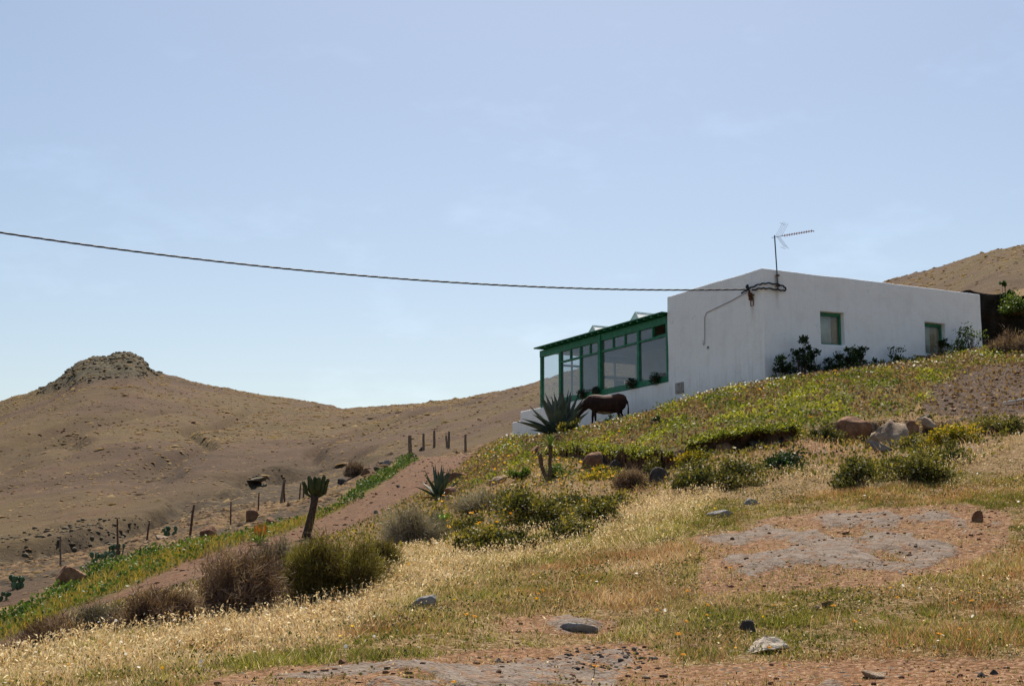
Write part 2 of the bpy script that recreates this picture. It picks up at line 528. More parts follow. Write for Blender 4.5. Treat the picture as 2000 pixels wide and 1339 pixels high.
BARE = [
 [(1330,1048),(1500,1018),(1700,996),(1890,985),(1990,1010),(1980,1065),(1880,1110),(1700,1140),(1480,1165),(1370,1165),(1380,1100)],
 [(330,1350),(560,1300),(850,1282),(1000,1270),(1250,1255),(1330,1300),(1500,1290),(1700,1280),(2050,1290),(2050,1400),(330,1400)],
 [(960,1215),(1030,1200),(1220,1212),(1220,1245),(1000,1240)],
 [(1480,860),(1640,855),(1660,890),(1540,900)],
]
bare = np.zeros(GX.shape)
for P in BARE:
    bare = np.maximum(bare, inpoly(wx, wy, P).astype(float))
bare *= (GY < 40)
barem = blur(bare, 6)
DARK = [(1800,800),(1830,752),(1880,722),(2030,706),(2030,805),(1900,825)]
dark = blur(inpoly(wx + 30 * fbm(GX / .5, GY / .6, 3, 58), wy + 16 * fbm(GX / .5 + 7, GY / .6, 3, 59), DARK).astype(float) * (GY > 20) * (GY < 47), 2)
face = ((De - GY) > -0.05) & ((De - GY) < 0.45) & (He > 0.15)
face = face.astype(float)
crest = [(880,905),(940,885),(1000,862),(1060,846),(1130,832),(1230,804),(1340,764),(1480,745),(1600,727),(1700,713),(1800,704),(1900,692),(2000,682),(2300,660)]
GREEN = [(925,908),(1000,858),(1060,842),(1200,808),(1340,758),(1500,738),(1700,704),(2040,672),(2040,730),(1880,735),(1830,790),(1700,812),(1640,826),(1560,846),(1450,862),(1300,890),(1180,880),(1060,886),(1000,925),(930,955),(880,962)]
green = blur(inpoly(wx, wy, GREEN).astype(float) * (GY > 24) * (GY < 62), 3) * (1 - dark)
STRIPW = 2.45 + 2.7 * (1 - smooth(36, 50, GY)) + 0.9 * fbm(GX / 2.0, GY / 2.4, 3, 42)
lstrip = smooth(1.6, 1.9, RDn) * (1 - smooth(-0.4, 0.4, RDn - STRIPW)) * (RS > 0) * (GY < 75)
hillmask = smooth(0.0, 0.05, f) + ((GY > 52) & (RD > 6.5) & (PX < 930)) + smooth(0.1, 0.9, RDn - STRIPW) * (RS > 0) * (GY > 34) * (PX < 900)
hillmask = np.clip(hillmask, 0, 1)
skyrow = np.interp(GX / GY, sk_a, sk[:, 1])
CRAG = [(70,770),(128,722),(180,690),(262,680),(300,718),(330,728),(300,738),(230,738),(150,752),(100,765)]
crag = blur(inpoly(PX + fbm(GX/14, GY/14, 3, 71)*14, PY + fbm(GX/14+9, GY/14, 3, 72)*6, CRAG).astype(float) * (GY > 300), 2)
Z = Z + crag * (fbm(GX / 5.0, GY / 5.0, 3, 77) * 1.6 + 0.5) * (1 - smooth(0.99, 1.05, f))
gulm = np.clip(gul, 0, 1)
GLX = [(-300,1130),(0,1085),(250,1030),(420,962),(500,935),(620,912),(800,880)]
glw = interp(PX, GLX)
valley = smooth(-45, 25, PY - glw + 22 * fbm(GX / 12, GY / 12, 4, 93)) * (GY > 38) * (1 - smooth(560, 860, PX)) * hillmask
valley = np.maximum(valley, rill * 0.55 * (0.6 + 0.6 * fbm(GX / 8, GY / 16, 3, 13)).clip(0, 1))

nA, nD = GX.shape
V = np.stack([GX, GY, Z], -1).reshape(-1, 3)
idx = np.arange(nA * nD).reshape(nA, nD)
Fq = np.stack([idx[:-1, :-1], idx[1:, :-1], idx[1:, 1:], idx[:-1, 1:]], -1).reshape(-1, 4)
m1 = np.stack([roadm, slabm, barem, green], -1).reshape(-1, 4)
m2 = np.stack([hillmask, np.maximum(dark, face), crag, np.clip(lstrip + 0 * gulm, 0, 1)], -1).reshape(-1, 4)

def terrain_material():
    m, nt, out = new_mat('hillside_soil')
    a1 = N(nt, 'ShaderNodeAttribute'); a1.attribute_name = 'mask1'
    a2 = N(nt, 'ShaderNodeAttribute'); a2.attribute_name = 'mask2'
    s1 = N(nt, 'ShaderNodeSeparateColor'); L(nt, a1.outputs['Color'], s1.inputs[0])
    s2 = N(nt, 'ShaderNodeSeparateColor'); L(nt, a2.outputs['Color'], s2.inputs[0])
    road_, slab_, bare_ = s1.outputs
    hill_, dark_, crag_ = s2.outputs
    green_ = a1.outputs['Alpha']
    n_mid = noise(nt, 2.2, 6); n_fine = noise(nt, 14, 6, 0.65)
    def rag(sock, amt):
        v = math_(nt, 'ADD', sock, math_(nt, 'MULTIPLY', math_(nt, 'SUBTRACT', n_fine, 0.5), amt))
        r = nt.nodes.new('ShaderNodeMapRange'); r.interpolation_type = 'SMOOTHSTEP'
        r.inputs['From Min'].default_value = 0.32; r.inputs['From Max'].default_value = 0.62
        L(nt, v, r.inputs['Value']); return r.outputs[0]
    slab_ = rag(slab_, 2.2); bare_ = rag(bare_, 1.6); dark_ = rag(dark_, 1.8)
    n_grit = noise(nt, 60, 4, 0.7)
    litter = ramp(nt, n_fine, [(0.25, lin(92, 66, 42)), (0.5, lin(138, 102, 64)), (0.72, lin(176, 140, 92))])
    litter = mix(nt, math_(nt, 'MULTIPLY', n_mid, 0.6), litter, lin(112, 100, 58))
    soil = ramp(nt, n_fine, [(0.25, lin(92, 66, 46)), (0.5, lin(136, 100, 70)), (0.75, lin(172, 138, 104))])
    tc0 = N(nt, 'ShaderNodeTexCoord')
    def cells(scale):
        v = N(nt, 'ShaderNodeTexVoronoi'); v.inputs['Scale'].default_value = scale; v.inputs['Randomness'].default_value = 1.0
        L(nt, tc0.outputs['Object'], v.inputs['Vector'])
        sc = N(nt, 'ShaderNodeSeparateColor'); L(nt, v.outputs['Color'], sc.inputs[0])
        return sc.outputs[0], v.outputs['Distance']
    g1, gd1 = cells(34.0); g2, gd2 = cells(11.0)
    soil = mix(nt, 0.45, soil, ramp(nt, g1, [(0.0, lin(58, 42, 32)), (0.3, lin(112, 80, 58)), (0.7, lin(164, 122, 92)), (1.0, lin(206, 176, 146))]))
    soil = mix(nt, math_(nt, 'MULTIPLY', math_(nt, 'GREATER_THAN', g2, 0.72), math_(nt, 'LESS_THAN', gd2, 0.34)), soil, ramp(nt, g1, [(0.0, lin(70, 60, 52)), (1.0, lin(150, 132, 114))]))
    litter = mix(nt, 0.5, litter, ramp(nt, g1, [(0.0, lin(54, 44, 32)), (0.35, lin(98, 80, 54)), (0.7, lin(152, 126, 90)), (1.0, lin(206, 186, 150))]))
    rock = ramp(nt, noise(nt, 7, 8, 0.7), [(0.28, lin(92, 78, 66)), (0.46, lin(132, 118, 106)), (0.7, lin(160, 148, 137))])
    crk = N(nt, 'ShaderNodeTexVoronoi'); crk.feature = 'DISTANCE_TO_EDGE'; crk.inputs['Scale'].default_value = 2.3
    tc = N(nt, 'ShaderNodeTexCoord')
    wv = N(nt, 'ShaderNodeVectorMath'); wv.operation = 'ADD'
    nz = N(nt, 'ShaderNodeTexNoise'); nz.inputs['Scale'].default_value = 1.7; nz.inputs['Detail'].default_value = 5
    L(nt, tc.outputs['Object'], nz.inputs['Vector'])
    L(nt, tc.outputs['Object'], wv.inputs[0]); L(nt, nz.outputs['Color'], wv.inputs[1])
    L(nt, wv.outputs[0], crk.inputs['Vector'])
    crack = math_(nt, 'LESS_THAN', crk.outputs['Distance'], 0.018)
    rock = mix(nt, math_(nt, 'MULTIPLY', crack, 0.7), rock, lin(84, 70, 58))
    rock = mix(nt, math_(nt, 'MULTIPLY', ramp(nt, noise(nt, 4.5, 7, 0.72), [(0.50, (0, 0, 0, 1)), (0.62, (1, 1, 1, 1))]), 0.85), rock, soil)
    lich = math_(nt, 'GREATER_THAN', noise(nt, 28, 5, 0.7), 0.60)
    rock = mix(nt, math_(nt, 'MULTIPLY', lich, 0.7), rock, lin(96, 88, 80))
    road = ramp(nt, noise(nt, 3.2, 7, 0.65), [(0.3, lin(88, 72, 60)), (0.46, lin(116, 92, 74)), (0.6, lin(132, 103, 81)), (0.75, lin(150, 127, 104))])
    road = mix(nt, math_(nt, 'MULTIPLY', math_(nt, 'GREATER_THAN', noise(nt, 22, 4, 0.6), 0.62), 0.5), road, lin(178, 154, 132))
    road = mix(nt, 0.35, road, ramp(nt, g2, [(0.0, lin(76, 62, 52)), (0.5, lin(122, 96, 76)), (1.0, lin(160, 136, 110))]))
    road = mix(nt, math_(nt, 'MULTIPLY', ramp(nt, noise(nt, 0.9, 5, 0.6), [(0.5, (0, 0, 0, 1)), (0.65, (1, 1, 1, 1))]), 0.45), road, lin(112, 98, 84))
    gsoil = ramp(nt, n_fine, [(0.3, lin(70, 62, 34)), (0.6, lin(112, 104, 52))])
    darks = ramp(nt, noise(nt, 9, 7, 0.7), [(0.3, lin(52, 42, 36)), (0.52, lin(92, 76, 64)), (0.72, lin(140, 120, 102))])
    # far hillside: brown grass, reddish soil, darker heath
    hb = noise(nt, 0.022, 6, 0.6); hm = noise(nt, 0.11, 7, 0.65); hf = noise(nt, 0.9, 6, 0.7)
    hill = ramp(nt, hb, [(0.30, lin(80, 67, 56)), (0.45, lin(100, 82, 66)), (0.56, lin(110, 93, 66)), (0.70, lin(90, 81, 58))])
    mh = N(nt, 'ShaderNodeMapping'); mh.inputs['Scale'].default_value = (0.10, 0.5, 0.6); L(nt, tc.outputs['Object'], mh.inputs[0])
    hs = noise(nt, 1.0, 6, 0.6, vec=mh.outputs[0])
    hill = mix(nt, math_(nt, 'MULTIPLY', ramp(nt, hs, [(0.50, (0, 0, 0, 1)), (0.66, (1, 1, 1, 1))]), 0.55), hill, lin(80, 68, 53))
    hill = mix(nt, math_(nt, 'MULTIPLY', ramp(nt, hm, [(0.48, (0, 0, 0, 1)), (0.66, (1, 1, 1, 1))]), 0.5), hill, lin(112, 86, 71))
    hill = mix(nt, math_(nt, 'MULTIPLY', ramp(nt, hf, [(0.50, (0, 0, 0, 1)), (0.70, (1, 1, 1, 1))]), 0.45), hill, lin(88, 73, 57))
    hill = mix(nt, math_(nt, 'MULTIPLY', ramp(nt, noise(nt, 2.6, 5, 0.7), [(0.55, (0, 0, 0, 1)), (0.72, (1, 1, 1, 1))]), 0.28), hill, lin(136, 116, 90))
    # heathy valley floor is darker than the slope above it
    va = N(nt, 'ShaderNodeAttribute'); va.attribute_name = 'valley'
    vf = va.outputs['Fac']
    hill = mix(nt, math_(nt, 'MULTIPLY', vf, 0.92), hill, ramp(nt, hf, [(0.3, lin(48, 42, 36)), (0.5, lin(82, 71, 57)), (0.7, lin(120, 104, 80))]))
    cragc = ramp(nt, noise(nt, 0.35, 8, 0.75), [(0.3, lin(56, 52, 44)), (0.5, lin(88, 82, 66)), (0.7, lin(116, 106, 86))])
    road = mix(nt, 1.0, road, (0.92, 0.83, 0.78, 1), 'MULTIPLY')
    c = mix(nt, bare_, litter, soil)
    c = mix(nt, green_, c, gsoil)
    c = mix(nt, a2.outputs['Alpha'], c, gsoil)
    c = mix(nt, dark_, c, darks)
    c = mix(nt, slab_, c, rock)
    c = mix(nt, road_, c, road)
    c = mix(nt, hill_, c, hill)
    c = mix(nt, crag_, c, cragc)
    hgt = math_(nt, 'ADD', math_(nt, 'MULTIPLY', n_fine, 1.0), math_(nt, 'MULTIPLY', n_grit, 0.35))
    hgt = math_(nt, 'SUBTRACT', hgt, math_(nt, 'MULTIPLY', gd1, 0.8))
    nb = bump(nt, hgt, 0.7, 0.03)
    b2 = nt.nodes.new('ShaderNodeBump'); b2.inputs['Strength'].default_value = 0.5; b2.inputs['Distance'].default_value = 0.5
    L(nt, math_(nt, 'MULTIPLY', hf, hill_), b2.inputs['Height']); L(nt, nb, b2.inputs['Normal'])
    c = mix(nt, 1.0, c, (0.71, 0.71, 0.71, 1), 'MULTIPLY')
    principled(nt, out, c, 0.95, b2.outputs[0], 0.05)
    return m
M_TERR = terrain_material()
terrain = mesh_np('hillside', V, Fq, M_TERR, attrs={'mask1': m1, 'mask2': m2, 'valley': valley.ravel()}, smooth_shade=True)
tag(terrain, kind='structure')

# ground behind and beside the camera
bx = np.linspace(-90, 90, 61); by = np.linspace(-90, 4.3, 40)
BX, BY = np.meshgrid(bx, by, indexing='ij')
zb = float(H(0.0, 4.0))
BZ = np.interp(np.abs(BX), [0, 5.4, 90], [0, 0, 3]) * np.sign(BX) * 0.8 + zb - 0.02 + 0.05 * fbm(BX / 2, BY / 2, 3, 3)
bi = np.arange(BX.size).reshape(BX.shape)
bq = np.stack([bi[:-1, :-1], bi[1:, :-1], bi[1:, 1:], bi[:-1, 1:]], -1).reshape(-1, 4)
zer = np.zeros((BX.size, 4)); zer[:, 2] = 1; zer2 = np.zeros((BX.size, 4))
tag(mesh_np('ground', np.stack([BX, BY, BZ], -1).reshape(-1, 3), bq, M_TERR, attrs={'mask1': zer, 'mask2': zer2}), kind='structure')
# ================================================================= the white house
TH = math.radians(27.6)
eR = Vector((math.cos(TH), math.sin(TH), 0)); eL = Vector((-math.sin(TH), math.cos(TH), 0))
_c = pt(1492, 640, 42.0)
HZ = 5.0
HC = Vector((_c.x, 42.0, HZ))

def plaster_material(name, dirty=True):
    m, nt, out = new_mat(name)
    f1 = noise(nt, 1.3, 6, 0.6); f2 = noise(nt, 9, 6, 0.6); f3 = noise(nt, 45, 4, 0.6)
    c = ramp(nt, f1, [(0.28, lin(240, 239, 238)), (0.5, lin(249, 249, 248)), (0.75, lin(252, 252, 251))])
    # weather streaks running down from the top, hairline cracks
    tc = N(nt, 'ShaderNodeTexCoord'); mp = N(nt, 'ShaderNodeMapping')
    mp.inputs['Scale'].default_value = (5.0, 5.0, 0.35)
    L(nt, tc.outputs['Object'], mp.inputs['Vector'])
    st = noise(nt, 1.6, 5, 0.65, vec=mp.outputs[0])
    c = mix(nt, math_(nt, 'MULTIPLY', ramp(nt, st, [(0.52, (0, 0, 0, 1)), (0.75, (1, 1, 1, 1))]), 0.20), c, lin(196, 188, 176))
    vo = N(nt, 'ShaderNodeTexVoronoi'); vo.feature = 'DISTANCE_TO_EDGE'; vo.inputs['Scale'].default_value = 0.8
    wv = N(nt, 'ShaderNodeVectorMath'); wv.operation = 'ADD'
    nz = N(nt, 'ShaderNodeTexNoise'); nz.inputs['Scale'].default_value = 2.0; nz.inputs['Detail'].default_value = 6
    L(nt, tc.outputs['Object'], nz.inputs['Vector']); L(nt, tc.outputs['Object'], wv.inputs[0]); L(nt, nz.outputs['Color'], wv.inputs[1])
    L(nt, wv.outputs[0], vo.inputs['Vector'])
    cr = math_(nt, 'LESS_THAN', vo.outputs['Distance'], 0.004)
    c = mix(nt, math_(nt, 'MULTIPLY', cr, math_(nt, 'MULTIPLY', math_(nt, 'GREATER_THAN', f1, 0.55), 0.35)), c, lin(150, 142, 134))
    sx = N(nt, 'ShaderNodeSeparateXYZ'); L(nt, tc.outputs['Object'], sx.inputs[0])
    def stain(axis, pos, wid, z0, z1, col, amt):
        nonlocal c
        dq = math_(nt, 'DIVIDE', math_(nt, 'SUBTRACT', math_(nt, 'ADD', sx.outputs[axis], math_(nt, 'MULTIPLY', math_(nt, 'SUBTRACT', f2, 0.5), 0.06)), pos), wid)
        gx = math_(nt, 'POWER', 2.718, math_(nt, 'MULTIPLY', math_(nt, 'MULTIPLY', dq, dq), -1.0))
        up = math_(nt, 'DIVIDE', math_(nt, 'SUBTRACT', sx.outputs[2], z0), z1 - z0, clamp=True)
        top = math_(nt, 'LESS_THAN', sx.outputs[2], z1)
        c = mix(nt, math_(nt, 'MULTIPLY', math_(nt, 'MULTIPLY', gx, up), math_(nt, 'MULTIPLY', top, amt)), c, col)
    stain(0, 0.54, 0.07, 2.7, 3.75, lin(150, 112, 84), 0.7)      # rust under the aerial clamps
    stain(1, 0.53, 0.09, 2.3, 3.15, lin(150, 120, 96), 0.6)      # rust under the insulator
    low = math_(nt, 'SUBTRACT', 1.0, math_(nt, 'DIVIDE', math_(nt, 'SUBTRACT', sx.outputs[2], -0.4), math_(nt, 'MULTIPLY_ADD', st, 2.6, 0.2)), clamp=True)
    c = mix(nt, math_(nt, 'MULTIPLY', low, 0.35), c, lin(168, 150, 128))   # earth splashed on the foot
    hgt = math_(nt, 'ADD', math_(nt, 'MULTIPLY', f2, 1.0), math_(nt, 'MULTIPLY', f3, 0.3))
    hgt = math_(nt, 'ADD', hgt, math_(nt, 'MULTIPLY', f1, 4.0))
    principled(nt, out, c, 0.9, bump(nt, hgt, 0.38, 0.04), 0.15)
    return m
M_PLAS = plaster_material('white_limewash')
M_GREEN = mat_noise('green_paint', [(0.3, lin(26, 98, 68)), (0.55, lin(36, 120, 86)), (0.75, lin(58, 136, 104))], 6, 0.55, 6, 0.25, 0.005, 40, 0.35)
M_GREEND = mat_noise('green_board', [(0.3, lin(22, 84, 58)), (0.6, lin(32, 106, 76))], 5, 0.6, 6, 0.25, 0.005, 40, 0.3)
M_WHITEP = mat_noise('white_board', [(0.3, lin(214, 214, 210)), (0.7, lin(234, 234, 232))], 4, 0.7)
M_CEIL = mat_noise('ceiling_boards', [(0.3, lin(96, 80, 66)), (0.7, lin(124, 104, 86))], 4, 0.7)
M_FLOOR = mat_noise('floor_tiles', [(0.3, lin(120, 84, 66)), (0.7, lin(150, 108, 86))], 3, 0.6)
M_INWALL = mat_noise('inner_plaster', [(0.3, lin(176, 172, 172)), (0.7, lin(196, 192, 192))], 2, 0.9)
M_TEAL = mat_noise('teal_door_paint', [(0.3, lin(88, 124, 124)), (0.7, lin(106, 142, 140))], 5, 0.6)
M_METAL = mat_noise('grey_metal', [(0.3, lin(110, 116, 120)), (0.7, lin(150, 154, 156))], 14, 0.45)
M_RUST = mat_noise('rusty_iron', [(0.3, lin(66, 46, 36)), (0.5, lin(98, 66, 48)), (0.7, lin(128, 96, 74))], 18, 0.85)
M_CABLE = mat_noise('black_rubber', [(0.3, lin(30, 30, 33)), (0.7, lin(54, 54, 58))], 20, 0.6)
M_GREYCABLE = mat_noise('grey_cable', [(0.3, lin(120, 118, 116)), (0.7, lin(150, 148, 146))], 20, 0.7)
M_WOODP = mat_noise('weathered_wood', [(0.3, lin(86, 74, 62)), (0.5, lin(118, 102, 86)), (0.7, lin(146, 128, 108))], 16, 0.9)
M_CURT = mat_noise('curtain_cloth', [(0.3, lin(206, 204, 196)), (0.7, lin(232, 230, 222))], 3, 0.95)
M_CURTO = mat_noise('curtain_cloth_ochre', [(0.3, lin(168, 140, 96)), (0.7, lin(196, 166, 116))], 3, 0.95)
M_RED = mat_noise('red_plastic', [(0.3, lin(170, 52, 44)), (0.7, lin(196, 78, 64))], 9, 0.5)

def glass_material(name, tint, refl=1.0, dust=0.06):
    m, nt, out = new_mat(name)
    tr = nt.nodes.new('ShaderNodeBsdfTransparent'); tr.inputs[0].default_value = (*tint, 1)
    gl = nt.nodes.new('ShaderNodeBsdfGlossy'); gl.inputs['Roughness'].default_value = 0.02
    gl.inputs['Color'].default_value = (0.9, 0.92, 0.95, 1)
    b = bump(nt, noise(nt, 0.9, 2), 0.06, 0.05); L(nt, b, gl.inputs['Normal'])
    ge = nt.nodes.new('ShaderNodeNewGeometry')
    dp = nt.nodes.new('ShaderNodeVectorMath'); dp.operation = 'DOT_PRODUCT'
    L(nt, ge.outputs['Normal'], dp.inputs[0]); L(nt, ge.outputs['Incoming'], dp.inputs[1])
    cs = math_(nt, 'SUBTRACT', 1.0, math_(nt, 'ABSOLUTE', dp.outputs['Value']))
    fac = math_(nt, 'MULTIPLY_ADD', math_(nt, 'POWER', cs, 5.0), 0.95 * refl, 0.045 * refl, clamp=True)
    ms = nt.nodes.new('ShaderNodeMixShader'); L(nt, fac, ms.inputs[0]); L(nt, tr.outputs[0], ms.inputs[1]); L(nt, gl.outputs[0], ms.inputs[2])
    df = nt.nodes.new('ShaderNodeBsdfDiffuse'); df.inputs[0].default_value = (0.75, 0.75, 0.75, 1)
    m2 = nt.nodes.new('ShaderNodeMixShader'); m2.inputs[0].default_value = dust
    L(nt, ms.outputs[0], m2.inputs[1]); L(nt, df.outputs[0], m2.inputs[2])
    L(nt, m2.outputs[0], out.inputs['Surface'])
    return m
M_GLASS = glass_material('window_glass', (0.82, 0.85, 0.86), 1.3, 0.06)
M_GLASSD = glass_material('dusty_window_glass', (0.90, 0.92, 0.90), 0.8, 0.03)

house = empty('white_house', HC, TH)
tag(house, 'flat roofed white plastered house with green glazed veranda on the hillside', 'house')
TOP = 3.95
WIN = [(2.23, 3.18, 1.77, 2.80), (6.58, 7.47, 1.77, 2.80)]      # x0,x1,z0,z1 on the right wall

def lines(a, b, step, extra=()):
    n = max(1, int(round((b - a) / step)))
    s = list(np.linspace(a, b, n + 1))
    for e in extra:
        s = [q for q in s if abs(q - e) > step * 0.35 or q in (a, b)] + [e]
    return sorted(set(round(q, 4) for q in s))

bm = bmesh.new()
def wall_panel(o, U, Vv, us, vs, holes=(), inward=None, depth=0.0):
    grid = {}
    def vert(p):
        k = (round(p.x, 3), round(p.y, 3), round(p.z, 3))
        if k not in vkey: vkey[k] = bm.verts.new(p)
        return vkey[k]
    for i in range(len(us) - 1):
        for j in range(len(vs) - 1):
            cu = (us[i] + us[i + 1]) / 2; cv = (vs[j] + vs[j + 1]) / 2
            hol = any(h[0] < cu < h[1] and h[2] < cv < h[3] for h in holes)
            q = [o + U * us[i] + Vv * vs[j], o + U * us[i + 1] + Vv * vs[j], o + U * us[i + 1] + Vv * vs[j + 1], o + U * us[i] + Vv * vs[j + 1]]
            if hol: continue
            bm.faces.new([vert(p) for p in q])
    for h in holes:
        c = [(h[0], h[2]), (h[1], h[2]), (h[1], h[3]), (h[0], h[3])]
        for k in range(4):
            (a0, b0), (a1, b1) = c[k], c[(k + 1) % 4]
            uu = [u for u in us if min(a0, a1) - 1e-4 <= u <= max(a0, a1) + 1e-4] if b0 == b1 else None
            seq = ([(u, b0) for u in (uu if a1 > a0 else uu[::-1])] if uu else
                   [(a0, v) for v in ([v for v in vs if min(b0, b1) - 1e-4 <= v <= max(b0, b1) + 1e-4] if b1 > b0 else [v for v in vs if min(b0, b1) - 1e-4 <= v <= max(b0, b1) + 1e-4][::-1])])
            for (ua, va), (ub, vb) in zip(seq[:-1], seq[1:]):
                p0 = o + U * ua + Vv * va; p1 = o + U * ub + Vv * vb
                bm.faces.new([vert(p1), vert(p0), vert(p0 + inward * depth), vert(p1 + inward * depth)])
        q = [o + U * a + Vv * b + inward * depth for a, b in c]
        bm.faces.new([vert(p) for p in q])
vkey = {}
X, Y, Zv = Vector((1, 0, 0)), Vector((0, 1, 0)), Vector((0, 0, 1))
zs = lines(-1.6, TOP, 0.35, (1.77, 2.80))
xs = lines(0, 9.13, 0.35, (2.23, 3.18, 6.58, 7.47)); ys = lines(0, 5.22, 0.35)
wall_panel(Vector((0, 0, 0)), X, Zv, xs, zs, WIN, Y, 0.34)
wall_panel(Vector((0, 0, 0)), Y, Zv, ys, zs)
wall_panel(Vector((9.13, 0, 0)), Y, Zv, ys, zs)
wall_panel(Vector((0, 5.22, 0)), X, Zv, xs, zs)
wall_panel(Vector((0, 0, TOP)), X, Y, xs, ys)
bmesh.ops.remove_doubles(bm, verts=bm.verts[:], dist=0.002)
bmesh.ops.recalc_face_normals(bm, faces=bm.faces[:])
sharp = [e for e in bm.edges if len(e.link_faces) == 2 and e.calc_face_angle(0) > 0.9]
bmesh.ops.bevel(bm, geom=sharp, offset=0.035, segments=2, affect='EDGES', profile=0.5)
for v in bm.verts:
    p = v.co
    k = 0.022
    v.co = p + Vector((float(fbm(p.y * 1.1 + 3, p.z * 1.1, 3, 5)), float(fbm(p.x * 1.1, p.z * 1.1 + 7, 3, 6)), 0.8 * float(fbm(p.x * 0.9, p.y * 0.9 + 3, 3, 8)))) * k
me = bpy.data.meshes.new('wall'); bm.to_mesh(me); bm.free()
me.materials.append(M_PLAS)
link(bpy.data.objects.new('wall', me), house)

# ---- windows of the right wall
for (x0, x1, z0, z1) in WIN:
    w = MB()
    d0, d1, t = 0.17, 0.25, 0.055
    a, b, c, d = x0 + .012, x1 - .012, z0 + .012, z1 - .012
    w.box((a, d0, d - 0.085), (b, d1, d)); w.box((a, d0, c), (b, d1, c + 0.04))
    w.box((a, d0, c + 0.042), (a + 0.035, d1, d - 0.087)); w.box((b - t, d0, c + 0.042), (b, d1, d - 0.087))
    win = w.build('window', M_GREEN, house, bevel=0.004)
    MB().box((a + .037, 0.205, c + .042), (b - t - .002, 0.211, d - .087)).build('pane', M_GLASSD, win)
    # pleated curtains
    def curtain(u0, u1, mat, ph):
        n = 40; vs = []; fs = []
        for i in range(n + 1):
            u = u0 + (u1 - u0) * i / n
            yv = 0.29 + 0.014 * math.sin(i * 1.9 + ph) + 0.006 * math.sin(i * 4.3)
            vs += [(u, yv, c + 0.01), (u, yv - 0.004, d - 0.05)]
        for i in range(n): fs.append((2 * i, 2 * i + 2, 2 * i + 3, 2 * i + 1))
        k = MB().add(vs, fs).build('curtain', mat, win, True)
        md = k.modifiers.new('thick', 'SOLIDIFY'); md.thickness = 0.003
    xm = a + (b - a) * (0.66 if x0 < 5 else 0.5)
    curtain(a + .02, xm, M_CURT, 0.0); curtain(xm + .004, b - .03, M_CURTO, 1.0)

# ---- grey stone block let into the foot of the facade, insulator, wall cable
MB().frame((-0.035, 4.32, 0.57), (0.06, 0, 0), (0, 0.46, 0), (0, 0, 0.36)).build('stone_block', mat_noise('bare_block', [(0.3, lin(118, 112, 104)), (0.5, lin(158, 152, 146)), (0.7, lin(184, 180, 174))], 9, 0.95, 6, 0.9, 0.03), house, bevel=0.012, seg=2)
ins = MB()
ins.box((-0.10, 0.42, 3.16), (0.0, 0.62, 3.20)); ins.box((-0.14, 0.50, 3.02), (-0.02, 0.54, 3.26))
ins.tube([(-0.12, 0.52, 3.20), (-0.12, 0.52, 3.34)], [0.05, 0.03], 10)
ins.tube([(-0.02, 0.60, 3.12), (-0.02, 0.60, 2.86), (-0.02, 0.46, 2.86), (-0.02, 0.46, 3.12)], 0.012, 6)
ins.build('insulator_bracket', M_RUST, house)
MB().tube([(-0.03, 0.75, 3.33), (-0.03, 1.6, 3.18), (-0.03, 2.9, 3.02), (-0.03, 3.02, 2.9), (-0.03, 3.04, 2.3), (-0.03, 3.05, 2.05), (-0.03, 3.10, 1.98), (-0.03, 3.14, 2.05), (-0.03, 3.13, 2.14)], 0.011, 6).build('wall_cable', M_GREYCABLE, house)
MB().box((-0.035, 2.86, 1.84), (0.0, 2.94, 1.92)).build('junction_box', M_GREYCABLE, house, bevel=0.01)

# ---- glazed veranda
EZ = 3.41        # top of the eave (local)
SZ = 1.04        # top of the white base wall
V0, V1, VE = 5.26, 12.62, 14.16
vb = MB()
vb.box((0.0, 5.215, -1.8), (0.30, 15.85, SZ))
vb.box((0.02, 15.845, -1.8), (0.30, 16.60, 0.67))
ver = vb.build('veranda_base', M_PLAS, house, bevel=0.03, seg=2)
def vpart(name, mat, fn, bevel=0.006):
    k = MB(); fn(k)
    return k.build(name, mat, ver, bevel=bevel)
vpart('floor', M_FLOOR, lambda k: k.box((0.30, 5.23, 0.30), (3.7, 15.0, 0.42)), 0)
vpart('back_wall', M_INWALL, lambda k: k.box((3.5, 5.23, 0.42), (3.75, V1, 3.28)), 0)
vpart('ceiling', M_CEIL, lambda k: k.box((0.145, 5.23, 3.20), (3.75, VE + 0.05, 3.23)), 0)
vpart('roof', M_GREEND, lambda k: k.box((-0.24, 5.20, 3.357), (3.9, VE + 0.12, EZ)), 0.008)
vpart('fascia_beam', M_GREEN, lambda k: k.box((0.0, 5.225, 3.03), (0.14, VE + 0.06, 3.288)))
vpart('sill_beam', M_GREEN, lambda k: k.box((-0.02, 5.225, SZ + .003), (0.16, V1 - 0.09, SZ + 0.20)))
for i, yy in enumerate(np.arange(5.42, VE + 0.0, 0.44)):
    vpart('rafter_end', M_GREEN, lambda k: k.box((-0.21, yy, 3.291), (3.85, yy + 0.09, 3.355)), 0.006)
POSTS = [(5.235, .10), (7.02, .13), (9.56, .17), (11.03, .08), (V1 - 0.08, .16), (VE - 0.1, .12)]
for i, (yy, w_) in enumerate(POSTS):
    x_ = -0.045 if i == 2 else -0.004
    zt = 3.288 if i == 2 else 3.028
    z0_ = SZ + (.205 if i not in (4, 5) else 0.003)
    vpart('post', M_GREEN, lambda k: k.box((x_, yy, z0_), (0.13, yy + w_, zt)))
